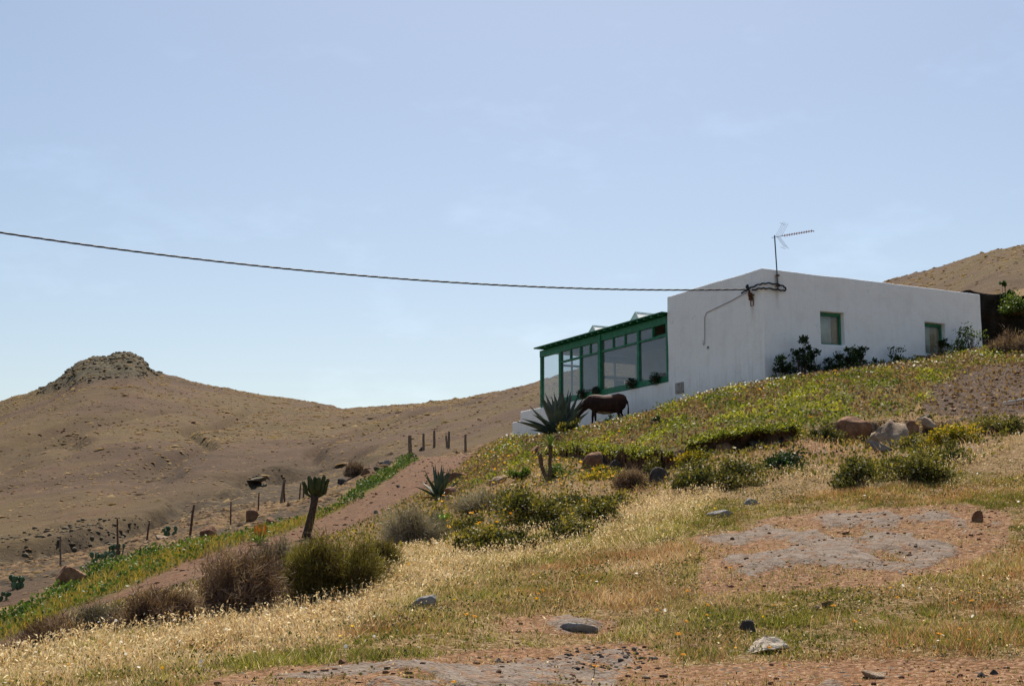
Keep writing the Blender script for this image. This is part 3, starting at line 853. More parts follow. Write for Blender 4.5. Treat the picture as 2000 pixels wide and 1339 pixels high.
def bay(y0, y1, nt_):
    vpart('transom', M_GREEN, lambda k: k.box((0.01, y0, 2.60), (0.115, y1, 2.672)))
    wsm = (y1 - y0) / nt_
    for j in range(nt_):
        if j:
            vpart('mullion', M_GREEN, lambda k: k.box((0.015, y0 + j * wsm - .035, 2.674), (0.11, y0 + j * wsm + .035, 3.026)), 0.004)
        if y0 < 5.6 and j == 0:      # the opened vent nearest the house: pane swung inwards
            continue
        vpart('small_pane', M_GLASS, lambda k: k.box((0.055, y0 + j * wsm + .037 * (j > 0), 2.675), (0.061, y0 + (j + 1) * wsm - .037 * (j < nt_ - 1), 3.025)), 0)
    vpart('large_pane', M_GLASS, lambda k: k.box((0.055, y0, SZ + .204), (0.061, y1, 2.597)), 0)
bay(5.34, 7.015, 2); bay(7.155, 9.555, 3); bay(9.735, 11.025, 2); bay(11.115, V1 - .085, 2)
vpart('opened_vent', M_GREEN, lambda k: k.box((0.12, 5.40, 2.70), (0.36, 6.10, 2.74)), 0.004)
vpart('wind_screen', M_GLASS, lambda k: k.box((0.055, V1 + .085, SZ + .02), (0.061, VE - .105, 3.025)), 0)
# end wall of the glazed room
yE = V1 - 0.06
vpart('end_wall', M_INWALL, lambda k: (k.box((1.02, yE, 0.42), (1.95, yE + .07, 3.02)), k.box((0.14, yE, 3.02), (3.5, yE + .07, 3.287))), 0)
for x_ in (0.5, 0.96, 2.44, 3.44):
    vpart('end_post', M_METAL, lambda k: k.box((x_, yE - .003, 0.42), (x_ + 0.055, yE + .073, 3.018)), 0.004)
for (a, b, c, d) in ((0.14, 0.498, 2.48, 2.56), (0.558, 0.957, 2.48, 2.56), (1.955, 2.437, 2.12, 2.24), (2.498, 3.437, 2.12, 2.24), (1.955, 2.437, 2.76, 3.015), (2.498, 3.437, 2.76, 3.015)):
    vpart('end_transom', M_METAL, lambda k: k.box((a, yE - .001, c), (b, yE + .07, d)), 0.003)
vpart('door_leaf', M_TEAL, lambda k: k.box((2.50, yE - .003, 0.45), (2.86, yE + .06, 2.1)), 0.006)
for (a, b, c, d) in ((0.146, 0.498, 0.45, 2.478), (0.558, 0.957, 0.45, 2.478), (0.146, .498, 2.562, 3.01), (0.558, .957, 2.562, 3.01), (1.955, 2.437, 0.6, 2.118), (2.865, 3.437, 0.6, 2.118), (1.955, 2.437, 2.242, 2.758), (2.498, 3.437, 2.242, 2.758)):
    vpart('end_pane', M_GLASS, lambda k: k.box((a, yE + .03, c), (b, yE + .035, d)), 0)
# white roof lights: little gabled boxes on the veranda roof
def rooflight(yc, h):
    h = h + 0.04
    x0, x1, hw = 1.2, 2.6, 0.62
    zb_ = EZ + 0.002
    k = MB()
    vs = [(x0, yc - hw, zb_), (x1, yc - hw, zb_), (x1, yc + hw, zb_), (x0, yc + hw, zb_),
          (x0, yc - hw, zb_ + .10), (x1, yc - hw, zb_ + .10), (x1, yc + hw, zb_ + .10), (x0, yc + hw, zb_ + .10),
          (x0 + .1, yc, zb_ + h), (x1 - .1, yc, zb_ + h)]
    k.add(vs, [(0, 1, 5, 4), (1, 2, 6, 5), (2, 3, 7, 6), (3, 0, 4, 7), (4, 5, 9, 8), (6, 7, 8, 9), (4, 8, 7), (5, 6, 9)])
    o = k.build('roof_light', M_WHITEP, house)
    MB().tube([vs[4], vs[8], vs[9], vs[6]], 0.03, 6).tube([vs[7], vs[8]], 0.03, 6).tube([vs[5], vs[9]], 0.03, 6).build('ridge_bar', M_WHITEP, o)
def facade_at(px, py, xl):
    d = pt(px, py, 1.0)
    k = ((HC.x * eR.x + HC.y * eR.y) + xl) / (d.x * eR.x + d.y * eR.y)
    return k * d
for (ax, ay) in ((1158, 638), (1241, 612)):
    q = facade_at(ax, ay, 1.3) - HC
    rooflight(q.dot(eL), q.z - EZ)

# ---- wooden folding chair seen through the veranda glass
def hp(x, y, z): return HC + eR * x + eL * y + Vector((0, 0, z))
ch = empty('folding_chair', hp(2.15, 11.9, 0.42), TH)
tag(ch, 'pale folding chair standing inside the veranda behind the glass', 'chair')
for sx in (-0.22, 0.22):
    MB().tube([(-0.30, sx, 0), (0.10, sx, 0.52), (0.34, sx, 1.05)], 0.02, 6).build('leg', M_WHITEP, ch)
    MB().tube([(0.30, sx * .9, 0), (-0.05, sx * .9, 0.50)], 0.02, 6).build('leg', M_WHITEP, ch)
MB().box((-0.26, -0.21, 0.47), (0.14, 0.21, 0.50)).build('seat', M_WHITEP, ch)
MB().frame((0.24, -0.22, 0.82), (0.09, 0, 0.20), (0, 0.44, 0), (0.015, 0, 0)).build('backrest', M_WHITEP, ch)

# ---- television aerial on the corner of the right wall
ant = empty('television_aerial', hp(0.54, -0.06, 3.30), 0)
tag(ant, 'television aerial with red tipped rod elements on the house corner', 'aerial')
MB().tube([(0, 0, 0), (-0.06, 0, 1.72)], 0.020, 8).build('mast', mat_noise('blue_grey_metal', [(0.3, lin(62, 78, 92)), (0.7, lin(92, 108, 120))], 12, 0.5), ant)
for zz in (0.12, 0.45):
    MB().frame((-0.06, -0.03, zz), (0.12, 0, 0), (0, 0.12, 0), (0, 0, 0.03)).build('wall_clamp', M_RUST, ant)
bd = Vector((0.80, -0.58, 0.02)).normalized(); bs = Vector((-0.06, 0, 1.66))
sd = bd.cross(Vector((0, 0, 1))).normalized()
MB().tube([bs - bd * 0.1, bs + bd * 1.30], 0.009, 6).build('boom', M_METAL, ant)
for k in range(13):
    c = bs + bd * (0.30 + k * 0.08)
    e = MB().tube([c - sd * 0.07, c + sd * 0.07], 0.007, 5).build('director', M_METAL, ant)
    for s_ in (-1, 1):
        MB().tube([c + sd * 0.07 * s_, c + sd * 0.10 * s_], 0.014, 6).build('red_tip', M_RED, e)
for up in (-1, 1):
    for k in range(4):
        c = bs + bd * (0.14 + 0.06 * k * 0.9) + Vector((0, 0, up * (0.02 + 0.09 * k)))
        t_ = bd * 0.16 + Vector((0, 0, up * 0.26))
        c0 = bs + bd * 0.12 + sd * (k - 1.5) * 0.11
        MB().tube([c0, c0 + bd * 0.27 + Vector((0, 0, up * 0.40))], 0.004, 5).build('reflector_rod', M_METAL, ant)
MB().tube([bs + bd * .27 - sd * .17 + Vector((0, 0, .38)), bs + bd * .27 + sd * .17 + Vector((0, 0, .38))], 0.006, 5).build('reflector_bar', M_METAL, ant)
MB().tube([bs + bd * .27 - sd * .17 - Vector((0, 0, .38)), bs + bd * .27 + sd * .17 - Vector((0, 0, .38))], 0.006, 5).build('reflector_bar', M_METAL, ant)

# ---- overhead cable (twisted bundle) slung from the left to the facade
CAB_Y, CAB_S = 384, 0.65
cab = empty('overhead_cable', hp(-0.12, 0.52, 3.36), 0)
tag(cab, 'black twisted overhead power cable sagging across the sky to the house', 'cable')
A_ = pt(-420, CAB_Y, 31.0); B_ = hp(-0.13, 0.52, 3.36)
def cable_pt(t):
    p = A_.lerp(B_, t)
    p.z -= 4 * CAB_S * t * (1 - t)
    return p
nC = 900
ctr = [cable_pt(i / nC) for i in range(nC + 1)]
axis = (B_ - A_).normalized(); ca_ = axis.cross(Vector((0, 0, 1))).normalized(); cb_ = ca_.cross(axis)
Ltot = (B_ - A_).length
for s_ in range(3):
    pts = []
    for i, p in enumerate(ctr):
        ph = i / nC * Ltot / 0.9 * 2 * math.pi + s_ * 2.094
        pts.append(p + (ca_ * math.cos(ph) + cb_ * math.sin(ph)) * 0.014 - B_)
    MB().tube(pts, 0.0135, 5).build('strand', M_CABLE, cab, True)
loop = [hp(-0.14, 0.9, 3.30), hp(-0.12, 0.45, 3.40), hp(-0.10, 0.05, 3.44), hp(0.05, -0.10, 3.46), hp(0.45, -0.10, 3.47), hp(0.72, -0.10, 3.42), hp(0.80, -0.10, 3.35), hp(0.72, -0.10, 3.29), hp(0.45, -0.10, 3.30), hp(0.05, -0.10, 3.30), hp(-0.09, 0.03, 3.31), hp(-0.10, 0.4, 3.31)]
lp = np.array([[*q] for q in loop]); lf = pchip(np.linspace(0, 1, len(lp)), lp, np.linspace(0, 1, 70))
pts = [Vector(q) - B_ + Vector((0, 0, 0.012 * math.sin(i * 1.3))) for i, q in enumerate(lf)]
MB().tube(pts, 0.026, 6).build('slack_loop', M_CABLE, cab, True)
for k in range(2):
    MB().tube([Vector((-0.03, 0.02 + .18 * k, 0.0)), Vector((-0.05, 0.0 + .18 * k, 0.16))], [0.05, 0.03], 6).build('clamp', M_CABLE, cab)
# ================================================================= generators for plants and stones
def qleaf(P, A, B):
    """diamond leaves: P base, A axis, B half width -> verts, quads"""
    n = len(P)
    V = np.stack([P, P + A * 0.45 + B, P + A, P + A * 0.45 - B], 1).reshape(-1, 3)
    return V, np.arange(4 * n).reshape(n, 4)

def rdir(n, g, up=0.0):
    d = g.normal(size=(n, 3)); d[:, 2] += up
    return d / np.linalg.norm(d, axis=1)[:, None]

def side(A, g):
    B = np.cross(A, g.normal(size=A.shape))
    return B / (np.linalg.norm(B, axis=1)[:, None] + 1e-9)

def strands(P0, P1, g, w0, w1, jit, seg=3):
    """thin tapering ribbons from P0 to P1"""
    n = len(P0)
    t = np.linspace(0, 1, seg + 1)
    C = P0[:, None] + (P1 - P0)[:, None] * t[None, :, None]
    C[:, 1:] += g.normal(size=(n, seg, 3)) * jit
    S = side(P1 - P0, g)[:, None] * (w0 + (w1 - w0) * t)[None, :, None]
    V = np.stack([C - S, C + S], 2).reshape(n, -1, 3)
    b = (np.arange(n) * (seg + 1) * 2)[:, None]
    F = []
    for k in range(seg):
        F.append(np.concatenate([b + 2 * k, b + 2 * k + 1, b + 2 * k + 3, b + 2 * k + 2], 1))
    return V.reshape(-1, 3), np.concatenate(F), np.repeat(np.arange(n), (seg + 1) * 2)

M_TWIG = mat_leaf('dry_twigs', [(0.0, lin(78, 60, 50)), (0.35, lin(118, 94, 80)), (0.7, lin(154, 130, 110)), (1.0, lin(196, 174, 150))], 0.15, 0.9)
M_TWIGG = mat_leaf('grey_twigs', [(0.0, lin(92, 84, 74)), (0.5, lin(140, 128, 112)), (1.0, lin(190, 178, 158))], 0.15, 0.9)
M_OLIVE = mat_leaf('olive_stems', [(0.0, lin(70, 54, 38)), (0.3, lin(94, 84, 46)), (0.7, lin(122, 114, 58)), (1.0, lin(154, 142, 78))], 0.25, 0.7)
M_EUPH = mat_leaf('shrub_leaves', [(0.0, lin(44, 48, 28)), (0.35, lin(76, 78, 42)), (0.62, lin(112, 106, 54)), (0.85, lin(156, 138, 66)), (1.0, lin(184, 156, 66))], 0.25, 0.6)
M_DARKLEAF = mat_leaf('dark_leaves', [(0.0, lin(28, 42, 22)), (0.5, lin(44, 64, 32)), (0.85, lin(72, 94, 46)), (1.0, lin(104, 120, 64))], 0.25, 0.5, 0.3)
M_FRESH = mat_leaf('fresh_leaves', [(0.0, lin(48, 62, 30)), (0.5, lin(80, 98, 44)), (1.0, lin(126, 136, 66))], 0.28, 0.55)
M_YELLOWB = mat_leaf('yellow_blossom_leaves', [(0.0, lin(60, 68, 26)), (0.4, lin(112, 108, 36)), (0.6, lin(178, 150, 36)), (1.0, lin(212, 176, 44))], 0.3, 0.6)
M_BARK = mat_noise('bark', [(0.3, lin(70, 56, 44)), (0.6, lin(108, 90, 72))], 20, 0.95)

def twig_bush(name, px, py, wpx, hpx, label, mat, n=5200, seed=0, dm=14, lean=0.0, leafy=0.0, up=0.6):
    g = np.random.default_rng(seed + 100)
    q = gp(px, py, dm)
    D = q.y; w = 1.22 * wpx * D / FPX / 2; h = 1.2 * hpx * D / FPX
    root = empty(name, (q.x, q.y, float(H(q.x, q.y)) - 0.03))
    tag(root, label, 'shrub', 'dry shrubs on the slope' if mat is not M_OLIVE else 'green shrubs on the slope')
    # lumpy outline: the bush is a few leaning sub-domes
    K = 9
    K = 16
    lc = np.stack([g.uniform(-.62, .62, K) * w, g.uniform(-.5, .5, K) * w, g.uniform(.0, .30, K) * h], 1)
    lr = g.uniform(.28, .60, K); lh = g.uniform(.35, .82, K) * (1 - .3 * np.abs(lc[:, 0]) / w)
    nm = 420
    k = g.integers(0, K, nm)
    d = rdir(nm, g, up); d[:, 2] = np.abs(d[:, 2])
    base = lc[k] * np.array([.35, .35, .0]) + g.normal(size=(nm, 3)) * np.array([.08 * w, .08 * w, 0])
    tip = lc[k] + d * np.stack([lr[k] * w, lr[k] * w, lh[k] * h], 1) * g.uniform(.6, 1.0, nm)[:, None]
    ww = 0.0044 * max(1.0, D / 22)
    V1, F1, i1 = strands(base, tip, g, ww * 2.0, ww * .5, 0.035 * w, 4)
    t1 = g.uniform(0, .7, nm)[i1]
    br = mesh_np('branches', V1, F1, M_TWIG if mat is M_OLIVE else mat, root, {'tint': t1})
    m = int(n * 2.0)
    k2 = g.integers(0, nm, m); f_ = g.uniform(.35, 1.05, m) ** .7
    p = base[k2] + (tip[k2] - base[k2]) * f_[:, None] + g.normal(size=(m, 3)) * 0.07 * w
    p[:, 2] = np.maximum(p[:, 2], 0.01)
    dd_ = rdir(m, g, up)
    out_ = p - np.array([0, 0, .2 * h]); out_ /= np.linalg.norm(out_, axis=1)[:, None] + 1e-6
    dd_ = dd_ * .9 + out_ * .45; dd_ /= np.linalg.norm(dd_, axis=1)[:, None]
    ln = g.uniform(.08, .22, m)[:, None] * min(1.2, max(.5, w))
    V2, F2, i2 = strands(p, p + dd_ * ln, g, ww * .9, ww * .3, 0.004, 1)
    cl = fbm(p[:, 0] * 3 / w + 5, p[:, 1] * 3 / w + p[:, 2] * 2, 3, seed)
    t2 = np.clip(0.42 + 0.7 * cl + g.normal(size=m) * .18, 0, 1)
    mesh_np('twigs', V2, F2, mat, root, {'tint': t2[i2]})
    return root

def leaf_bush(name, px, py, wpx, hpx, label, mat, n=4200, leaf=0.045, seed=0, dm=14, q=None, group='leafy shrubs on the slope', K=26, stems=60, shape=1.0, cat='shrub', upright=False):
    g = np.random.default_rng(seed + 300)
    if q is None:
        q = gp(px, py, dm)
    D = q.y; w = wpx * D / FPX / 2; h = hpx * D / FPX
    root = empty(name, (q.x, q.y, q.z - 0.03))
    tag(root, label, cat, group)
    if upright:
        cx = g.uniform(-1, 1, K) * w * .75; cz = (0.15 + .85 * g.uniform(0, 1, K)) * h * (1 - .35 * (np.abs(cx) / w))
        lc = np.stack([cx, g.uniform(-.4, .4, K) * w, cz], 1)
    else:
        d = rdir(K, g, .1); d[:, 2] = np.abs(d[:, 2])
        lc = d * np.array([w, w, h * .85]) * (g.uniform(.2, .95, K) ** .7)[:, None]
        lc[:, 2] *= (1 + .35 * fbm(lc[:, 0] / w * 2 + seed, lc[:, 1] / w * 2, 2, 3))
    lr = g.uniform(.14, .40, K) * min(w, h * 1.1) * shape
    b0 = np.zeros((stems, 3)); b0[:, :2] = g.normal(size=(stems, 2)) * .12 * w
    kk_ = np.arange(stems) % K
    V1, F1, i1 = strands(b0, lc[kk_] + g.normal(size=(stems, 3)) * .04, g, 0.016, 0.006, 0.03 * w, 4)
    mesh_np('branches', V1, F1, M_TWIG, root, {'tint': g.uniform(0, .4, stems)[i1]})
    k = g.integers(0, K, n)
    rr = rdir(n, g) * (g.uniform(0, 1.25, n) ** .6)[:, None]
    p = lc[k] + rr * lr[k][:, None] * np.array([1.25, 1.25, .9])
    p[:, 2] = np.abs(p[:, 2])
    A = (rdir(n, g, .5) + rr * .6); A /= np.linalg.norm(A, axis=1)[:, None]
    sz = leaf * g.uniform(.6, 1.35, n)[:, None]
    V, F = qleaf(p, A * sz, side(A, g) * sz * .32)
    tn = np.clip(.42 + g.normal(size=K)[k] * .16 + g.normal(size=n) * .14 + rr[:, 2] * .15, 0, 1)
    mesh_np('foliage', V, F, mat, root, {'tint': np.repeat(tn, 4)})
    return root

# ---------------- stones
def rock_material(name, stops, pale=None):
    m, nt, out = new_mat(name)
    f1 = noise(nt, 3.0, 8, 0.65); f2 = noise(nt, 16, 7, 0.7)
    c = ramp(nt, f1, stops)
    c = mix(nt, math_(nt, 'MULTIPLY', ramp(nt, f2, [(0.5, (0, 0, 0, 1)), (0.72, (1, 1, 1, 1))]), 0.5), c, pale or lin(150, 138, 122))
    hgt = math_(nt, 'ADD', math_(nt, 'MULTIPLY', f1, 1.6), f2)
    principled(nt, out, c, 0.92, bump(nt, hgt, 0.8, 0.05), 0.15)
    return m
R_BROWN = rock_material('brown_stone', [(0.3, lin(84, 60, 46)), (0.5, lin(126, 92, 70)), (0.7, lin(158, 124, 96))], lin(172, 148, 120))
R_PALE = rock_material('pale_stone', [(0.3, lin(112, 90, 72)), (0.5, lin(150, 128, 106)), (0.7, lin(182, 162, 140))], lin(190, 174, 152))
R_PALE2 = rock_material('pale_boulder', [(0.3, lin(106, 88, 72)), (0.5, lin(148, 128, 108)), (0.7, lin(188, 170, 150))], lin(198, 184, 166))
R_PALE3 = rock_material('bleached_stone', [(0.3, lin(168, 148, 126)), (0.5, lin(204, 188, 166)), (0.7, lin(222, 210, 192))], lin(226, 216, 200))
R_DARK = rock_material('dark_basalt', [(0.3, lin(46, 42, 40)), (0.5, lin(72, 66, 62)), (0.7, lin(104, 96, 88))], lin(120, 112, 102))
R_GREY = rock_material('grey_stone', [(0.3, lin(96, 92, 90)), (0.5, lin(132, 128, 126)), (0.7, lin(164, 160, 156))], lin(178, 174, 168))

_ico = bmesh.new(); bmesh.ops.create_icosphere(_ico, subdivisions=4, radius=1.0)
ICO_V = np.array([v.co[:] for v in _ico.verts]); ICO_F = np.array([[v.index for v in f_.verts] for f_ in _ico.faces]); _ico.free()
_ico = bmesh.new(); bmesh.ops.create_icosphere(_ico, subdivisions=1, radius=1.0)
ICO1_V = np.array([v.co[:] for v in _ico.verts]); ICO1_F = np.array([[v.index for v in f_.verts] for f_ in _ico.faces]); _ico.free()
_ico = bmesh.new(); bmesh.ops.create_icosphere(_ico, subdivisions=3, radius=1.0)
ICO3_V = np.array([v.co[:] for v in _ico.verts]); ICO3_F = np.array([[v.index for v in f_.verts] for f_ in _ico.faces]); _ico.free()

def rock_verts(V0, g, cuts=9, rough=0.10, round_=0.0):
    V = V0.copy()
    for _ in range(cuts):
        n = g.normal(size=3); n /= np.linalg.norm(n)
        c = g.uniform(.34, .72) + round_
        dd_ = V @ n - c
        V = V - np.where(dd_ > 0, dd_ * .92, 0)[:, None] * n
    s = g.uniform(0, 50)
    nn = fbm(V0[:, 0] * 2.2 + s, V0[:, 1] * 2.2 + V0[:, 2] * 1.7, 4, 5)
    n2 = fbm(V0[:, 2] * 5 + s, V0[:, 0] * 5 - V0[:, 1] * 3, 3, 6)
    return V * (1 + rough * nn + rough * .4 * n2)[:, None]

def rock(px, py, wpx, hpx, label, mat, seed=0, dm=8, depth=0.8, tilt=0.0, group=None, name='rock', sink=0.5, rz=None, rough=.13, round_=0.0, D=None, cat='rock', peak=False):
    g = np.random.default_rng(seed + 900)
    q = gp(px, py, dm) if D is None else Vector(pt(px, py, D))
    w = wpx * q.y / FPX / 2; h = hpx * q.y / FPX
    V = rock_verts(ICO3_V if wpx < 60 else ICO_V, g, 13, rough * .8, round_)
    V /= np.abs(V).max(0)
    if peak:
        V[:, 0] = V[:, 0] * (1 - .55 * np.clip(V[:, 2], 0, 1)) ; V[:, 1] = V[:, 1] * (1 - .5 * np.clip(V[:, 2], 0, 1)) + .35 * np.clip(V[:, 2], 0, 1)
    V = V * np.array([w, w * depth, h * (1 + sink) / 2])
    V[:, 2] += h * (1 - sink) / 2
    o = mesh_np(name, V, ICO3_F if wpx < 60 else ICO_F, mat, smooth_shade=False)
    o.location = q; o.rotation_euler = (0, tilt, g.uniform(-.3, .3) if rz is None else rz)
    tag(o, label, cat, group)
    return o

BANK = 'stones in the terrace bank'; TRK = 'stones beside the track'; FG = 'stones lying in the foreground grass'
rock(1672, 858, 74, 48, 'rounded brown boulder left of the pale peaked boulder', R_BROWN, 1, 16, .8, 0, BANK, round_=.15)
rock(1734, 872, 92, 62, 'large pale peaked boulder in the terrace bank', R_PALE2, 52, 16, .8, .25, BANK, rough=.30, peak=True)
rock(1784, 840, 46, 22, 'flat brown stone right of the pale peaked boulder', R_BROWN, 3, 16, .7, -.15, BANK)
rock(1814, 836, 40, 22, 'pale blocky stone at the right end of the boulder row', R_PALE, 4, 16, .7, -.08, BANK)
rock(1806, 819, 40, 10, 'thin dark stone resting behind the blocky stones', R_DARK, 5, 16, .7, -.2, BANK)
rock(1722, 882, 60, 18, 'grey slab at the foot of the pale boulder', R_GREY, 6, 16, .6, .15, BANK)
rock(1146, 918, 34, 46, 'tall leaning brown stone propped against the bank', R_BROWN, 7, 16, .6, .55, BANK)
rock(1241, 902, 22, 26, 'small upright ochre stone in the bank edge', R_PALE, 8, 16, .7, .2, BANK)
rock(1046, 893, 40, 20, 'tan stone beside the forked yucca', R_BROWN, 9, 16, .7, -.3, BANK)
rock(1289, 944, 44, 32, 'dark jagged stone in front of the bank', R_DARK, 10, 14, .7, .1, BANK)
rock(1453, 862, 22, 14, 'small pink stone on the bank edge', R_PALE, 11, 16, .7, 0, BANK)
rock(1412, 862, 30, 16, 'low dark red stone on the bank edge', R_BROWN, 13, 16, .7, 0, BANK)
rock(972, 944, 46, 16, 'long narrow slab tilted on the green slope', R_PALE, 14, 14, .35, -.45, TRK)
rock(884, 945, 54, 24, 'dark block with a pale flat top behind the small agave', R_BROWN, 15, 14, .6, .08, TRK)
rock(886, 968, 40, 18, 'low brown rubble stone right of the small agave', R_BROWN, 16, 14, .7, 0, TRK)
rock(876, 976, 26, 10, 'small pale stone at the foot of the small agave', R_PALE, 17, 14, .7, 0, TRK)
rock(1112, 846, 20, 8, 'small pale stone below the big agave', R_PALE, 18, 30, .7, 0, TRK)
rock(1092, 862, 24, 14, 'dark brown stone above the forked yucca', R_BROWN, 19, 24, .8, 0, TRK)
rock(143, 1140, 66, 44, 'big dark boulder with a sunlit top beside the cactus', R_BROWN, 20, 28, .8, -.35, TRK)
rock(668, 946, 24, 13, 'dark boulder in the green verge right of the cactus tree', R_DARK, 21, 30, .8, 0, TRK)
rock(716, 928, 26, 16, 'brown boulder in the verge beside the round dry bush', R_BROWN, 22, 30, .8, 0, TRK)
rock(756, 909, 20, 12, 'grey boulder farther up the green verge', R_GREY, 23, 40, .8, 0, TRK)
rock(806, 892, 22, 10, 'brown stone at the foot of the thick fence post', R_BROWN, 24, 50, .8, 0, TRK)
rock(824, 880, 14, 8, 'small dark stone between the far fence posts', R_DARK, 25, 50, .8, 0, TRK)
rock(490, 1018, 30, 24, 'brown boulder at the left of the yellow verge', R_BROWN, 26, 30, .8, 0, TRK)
rock(530, 1022, 20, 13, 'small brown stone right of the verge boulder', R_BROWN, 27, 30, .8, 0, TRK)
rock(410, 1050, 36, 24, 'dark shaded boulder near the leaning fence post', R_BROWN, 28, 30, .8, -.2, TRK)
rock(316, 1054, 34, 10, 'white stone beside the prickly pear', R_PALE, 29, 30, .8, 0, TRK)
rock(290, 1062, 28, 9, 'pinkish low stone left of the white stone', R_PALE, 30, 30, .8, 0, TRK)
rock(380, 1168, 30, 16, 'pale grey stone between the brown bushes', R_GREY, 31, 14, .7, 0, TRK)
rock(1405, 1008, 54, 16, 'flat grey slab lying in the pale grass', R_GREY, 32, 12, .6, -.1, FG)
rock(1466, 984, 34, 12, 'smaller flat stone behind the grey slab', R_GREY, 33, 12, .6, 0, FG)
rock(825, 1184, 62, 26, 'rough blue grey stone in the tan grass', R_GREY, 34, 10, .5, -.28, FG)
rock(1502, 1272, 82, 30, 'long pale sunlit stone in the foreground grass', R_PALE3, 35, 8, .6, -.06, FG, sink=.25)
rock(1458, 1240, 36, 30, 'dark pitted stone left of the long pale stone', R_DARK, 36, 8, .7, .1, FG)
rock(1616, 1184, 24, 12, 'small reddish stone in the right foreground', R_BROWN, 37, 8, .7, 0, FG)
rock(1598, 1190, 16, 9, 'tiny pale stone beside the small reddish stone', R_PALE, 38, 8, .7, 0, FG)
rock(1908, 1018, 26, 22, 'dark red stone above the bare rock slab', R_BROWN, 39, 10, .7, 0, FG)
rock(1652, 1042, 20, 8, 'rust coloured stone on the bare rock slab', R_BROWN, 40, 10, .7, 0, FG)
rock(1702, 1322, 50, 14, 'pale rounded stone at the bottom edge', R_PALE, 41, 7, .7, 0, FG)
rock(1940, 1316, 22, 14, 'dark stone at the bottom right corner', R_DARK, 42, 7, .7, 0, FG)
rock(1918, 1322, 16, 10, 'smaller dark stone near the bottom right corner', R_DARK, 43, 7, .7, 0, FG)
rock(1260, 1324, 22, 8, 'white pebble on the red soil at the bottom', R_PALE, 44, 7, .7, 0, FG)
rock(1128, 1226, 80, 12, 'low grey slab with dry grass around it', R_GREY, 45, 8, .5, 0, FG, sink=1.6)
rock(668, 1294, 20, 8, 'small brown stone above the bottom rock slab', R_BROWN, 46, 7, .7, 0, FG)
rock(972, 1292, 26, 9, 'small pinkish stone on the gravel edge', R_PALE, 47, 7, .7, 0, FG)
rock(1355, 1268, 26, 11, 'brown stone near the dry tussock', R_BROWN, 48, 7, .7, 0, FG)
rock(735, 1002, 12, 6, 'small grey stone on the left edge of the track', R_GREY, 49, 25, .7, 0, TRK)
rock(662, 986, 14, 7, 'white stone below the cactus tree verge', R_PALE, 50, 25, .7, 0, TRK)
rock(778, 952, 9, 6, 'lone dark stone in the middle of the track', R_DARK, 51, 25, .7, 0, TRK)
# the broken earth face of the terrace: an overhanging turf lip above a hollowed face
def earth_bank(p0, p1, label, seed):
    n = int((p1 - p0) / 1.2); m = 16
    pxs = np.linspace(p0, p1, n)
    a_ = np.interp(pxs, epx, ea); De_ = np.interp(a_, Agrid, De[:, 0]); hh = np.interp(pxs, epx, eh)
    fade = np.minimum(smooth(p0, p0 + 22, pxs), 1 - smooth(p1 - 22, p1, pxs))
    V_ = np.zeros((n, m, 3))
    ztop = H(a_ * (De_ + .12), De_ + .12); zlow = H(a_ * (De_ - .75), De_ - .75)
    for j in range(m):
        t = j / (m - 1)
        if t < .2:
            k = t / .2; dd_ = -.25 + k * (.25 + .52); z_ = ztop + .015 + .05 * math.sin(k * 2.4) - .03 * k
        else:
            k = (t - .2) / .8
            dd_ = .52 - .26 * math.sin(min(k * 1.5, 1) * math.pi / 2) + .30 * k ** 3
            z_ = ztop - .03 + (zlow - .12 - ztop) * k
        nz = fbm(pxs / 14 + seed, pxs * 0 + t * 6, 4, 7) * (.26 * t + .10) + fbm(pxs / 4 + seed, pxs * 0 + t * 14, 3, 9) * .07
        Dj = De_ - (dd_ * (.25 + .75 * fade) + nz * fade)
        V_[:, j, 0] = a_ * Dj; V_[:, j, 1] = Dj
        V_[:, j, 2] = z_ + fbm(pxs / 9 + 3, pxs * 0 + t * 4, 3, 11) * .05 - (1 - fade) * .25
    ii = np.arange(n * m).reshape(n, m)
    o = mesh_np('earth_bank', V_.reshape(-1, 3), np.stack([ii[:-1, :-1], ii[:-1, 1:], ii[1:, 1:], ii[1:, :-1]], -1).reshape(-1, 4), M_EARTH)
    tag(o, label, 'earth bank', 'broken earth faces of the terrace')
    return V_
M_EARTH = rock_material('bank_earth', [(0.3, lin(54, 42, 34)), (0.5, lin(86, 66, 52)), (0.7, lin(118, 94, 74))], lin(126, 106, 86))
lips = [earth_bank(1052, 1330, 'dark hollowed earth face of the terrace right of the forked yucca', 0), earth_bank(1326, 1570, 'lower broken earth face left of the compact dark shrub', 40)]
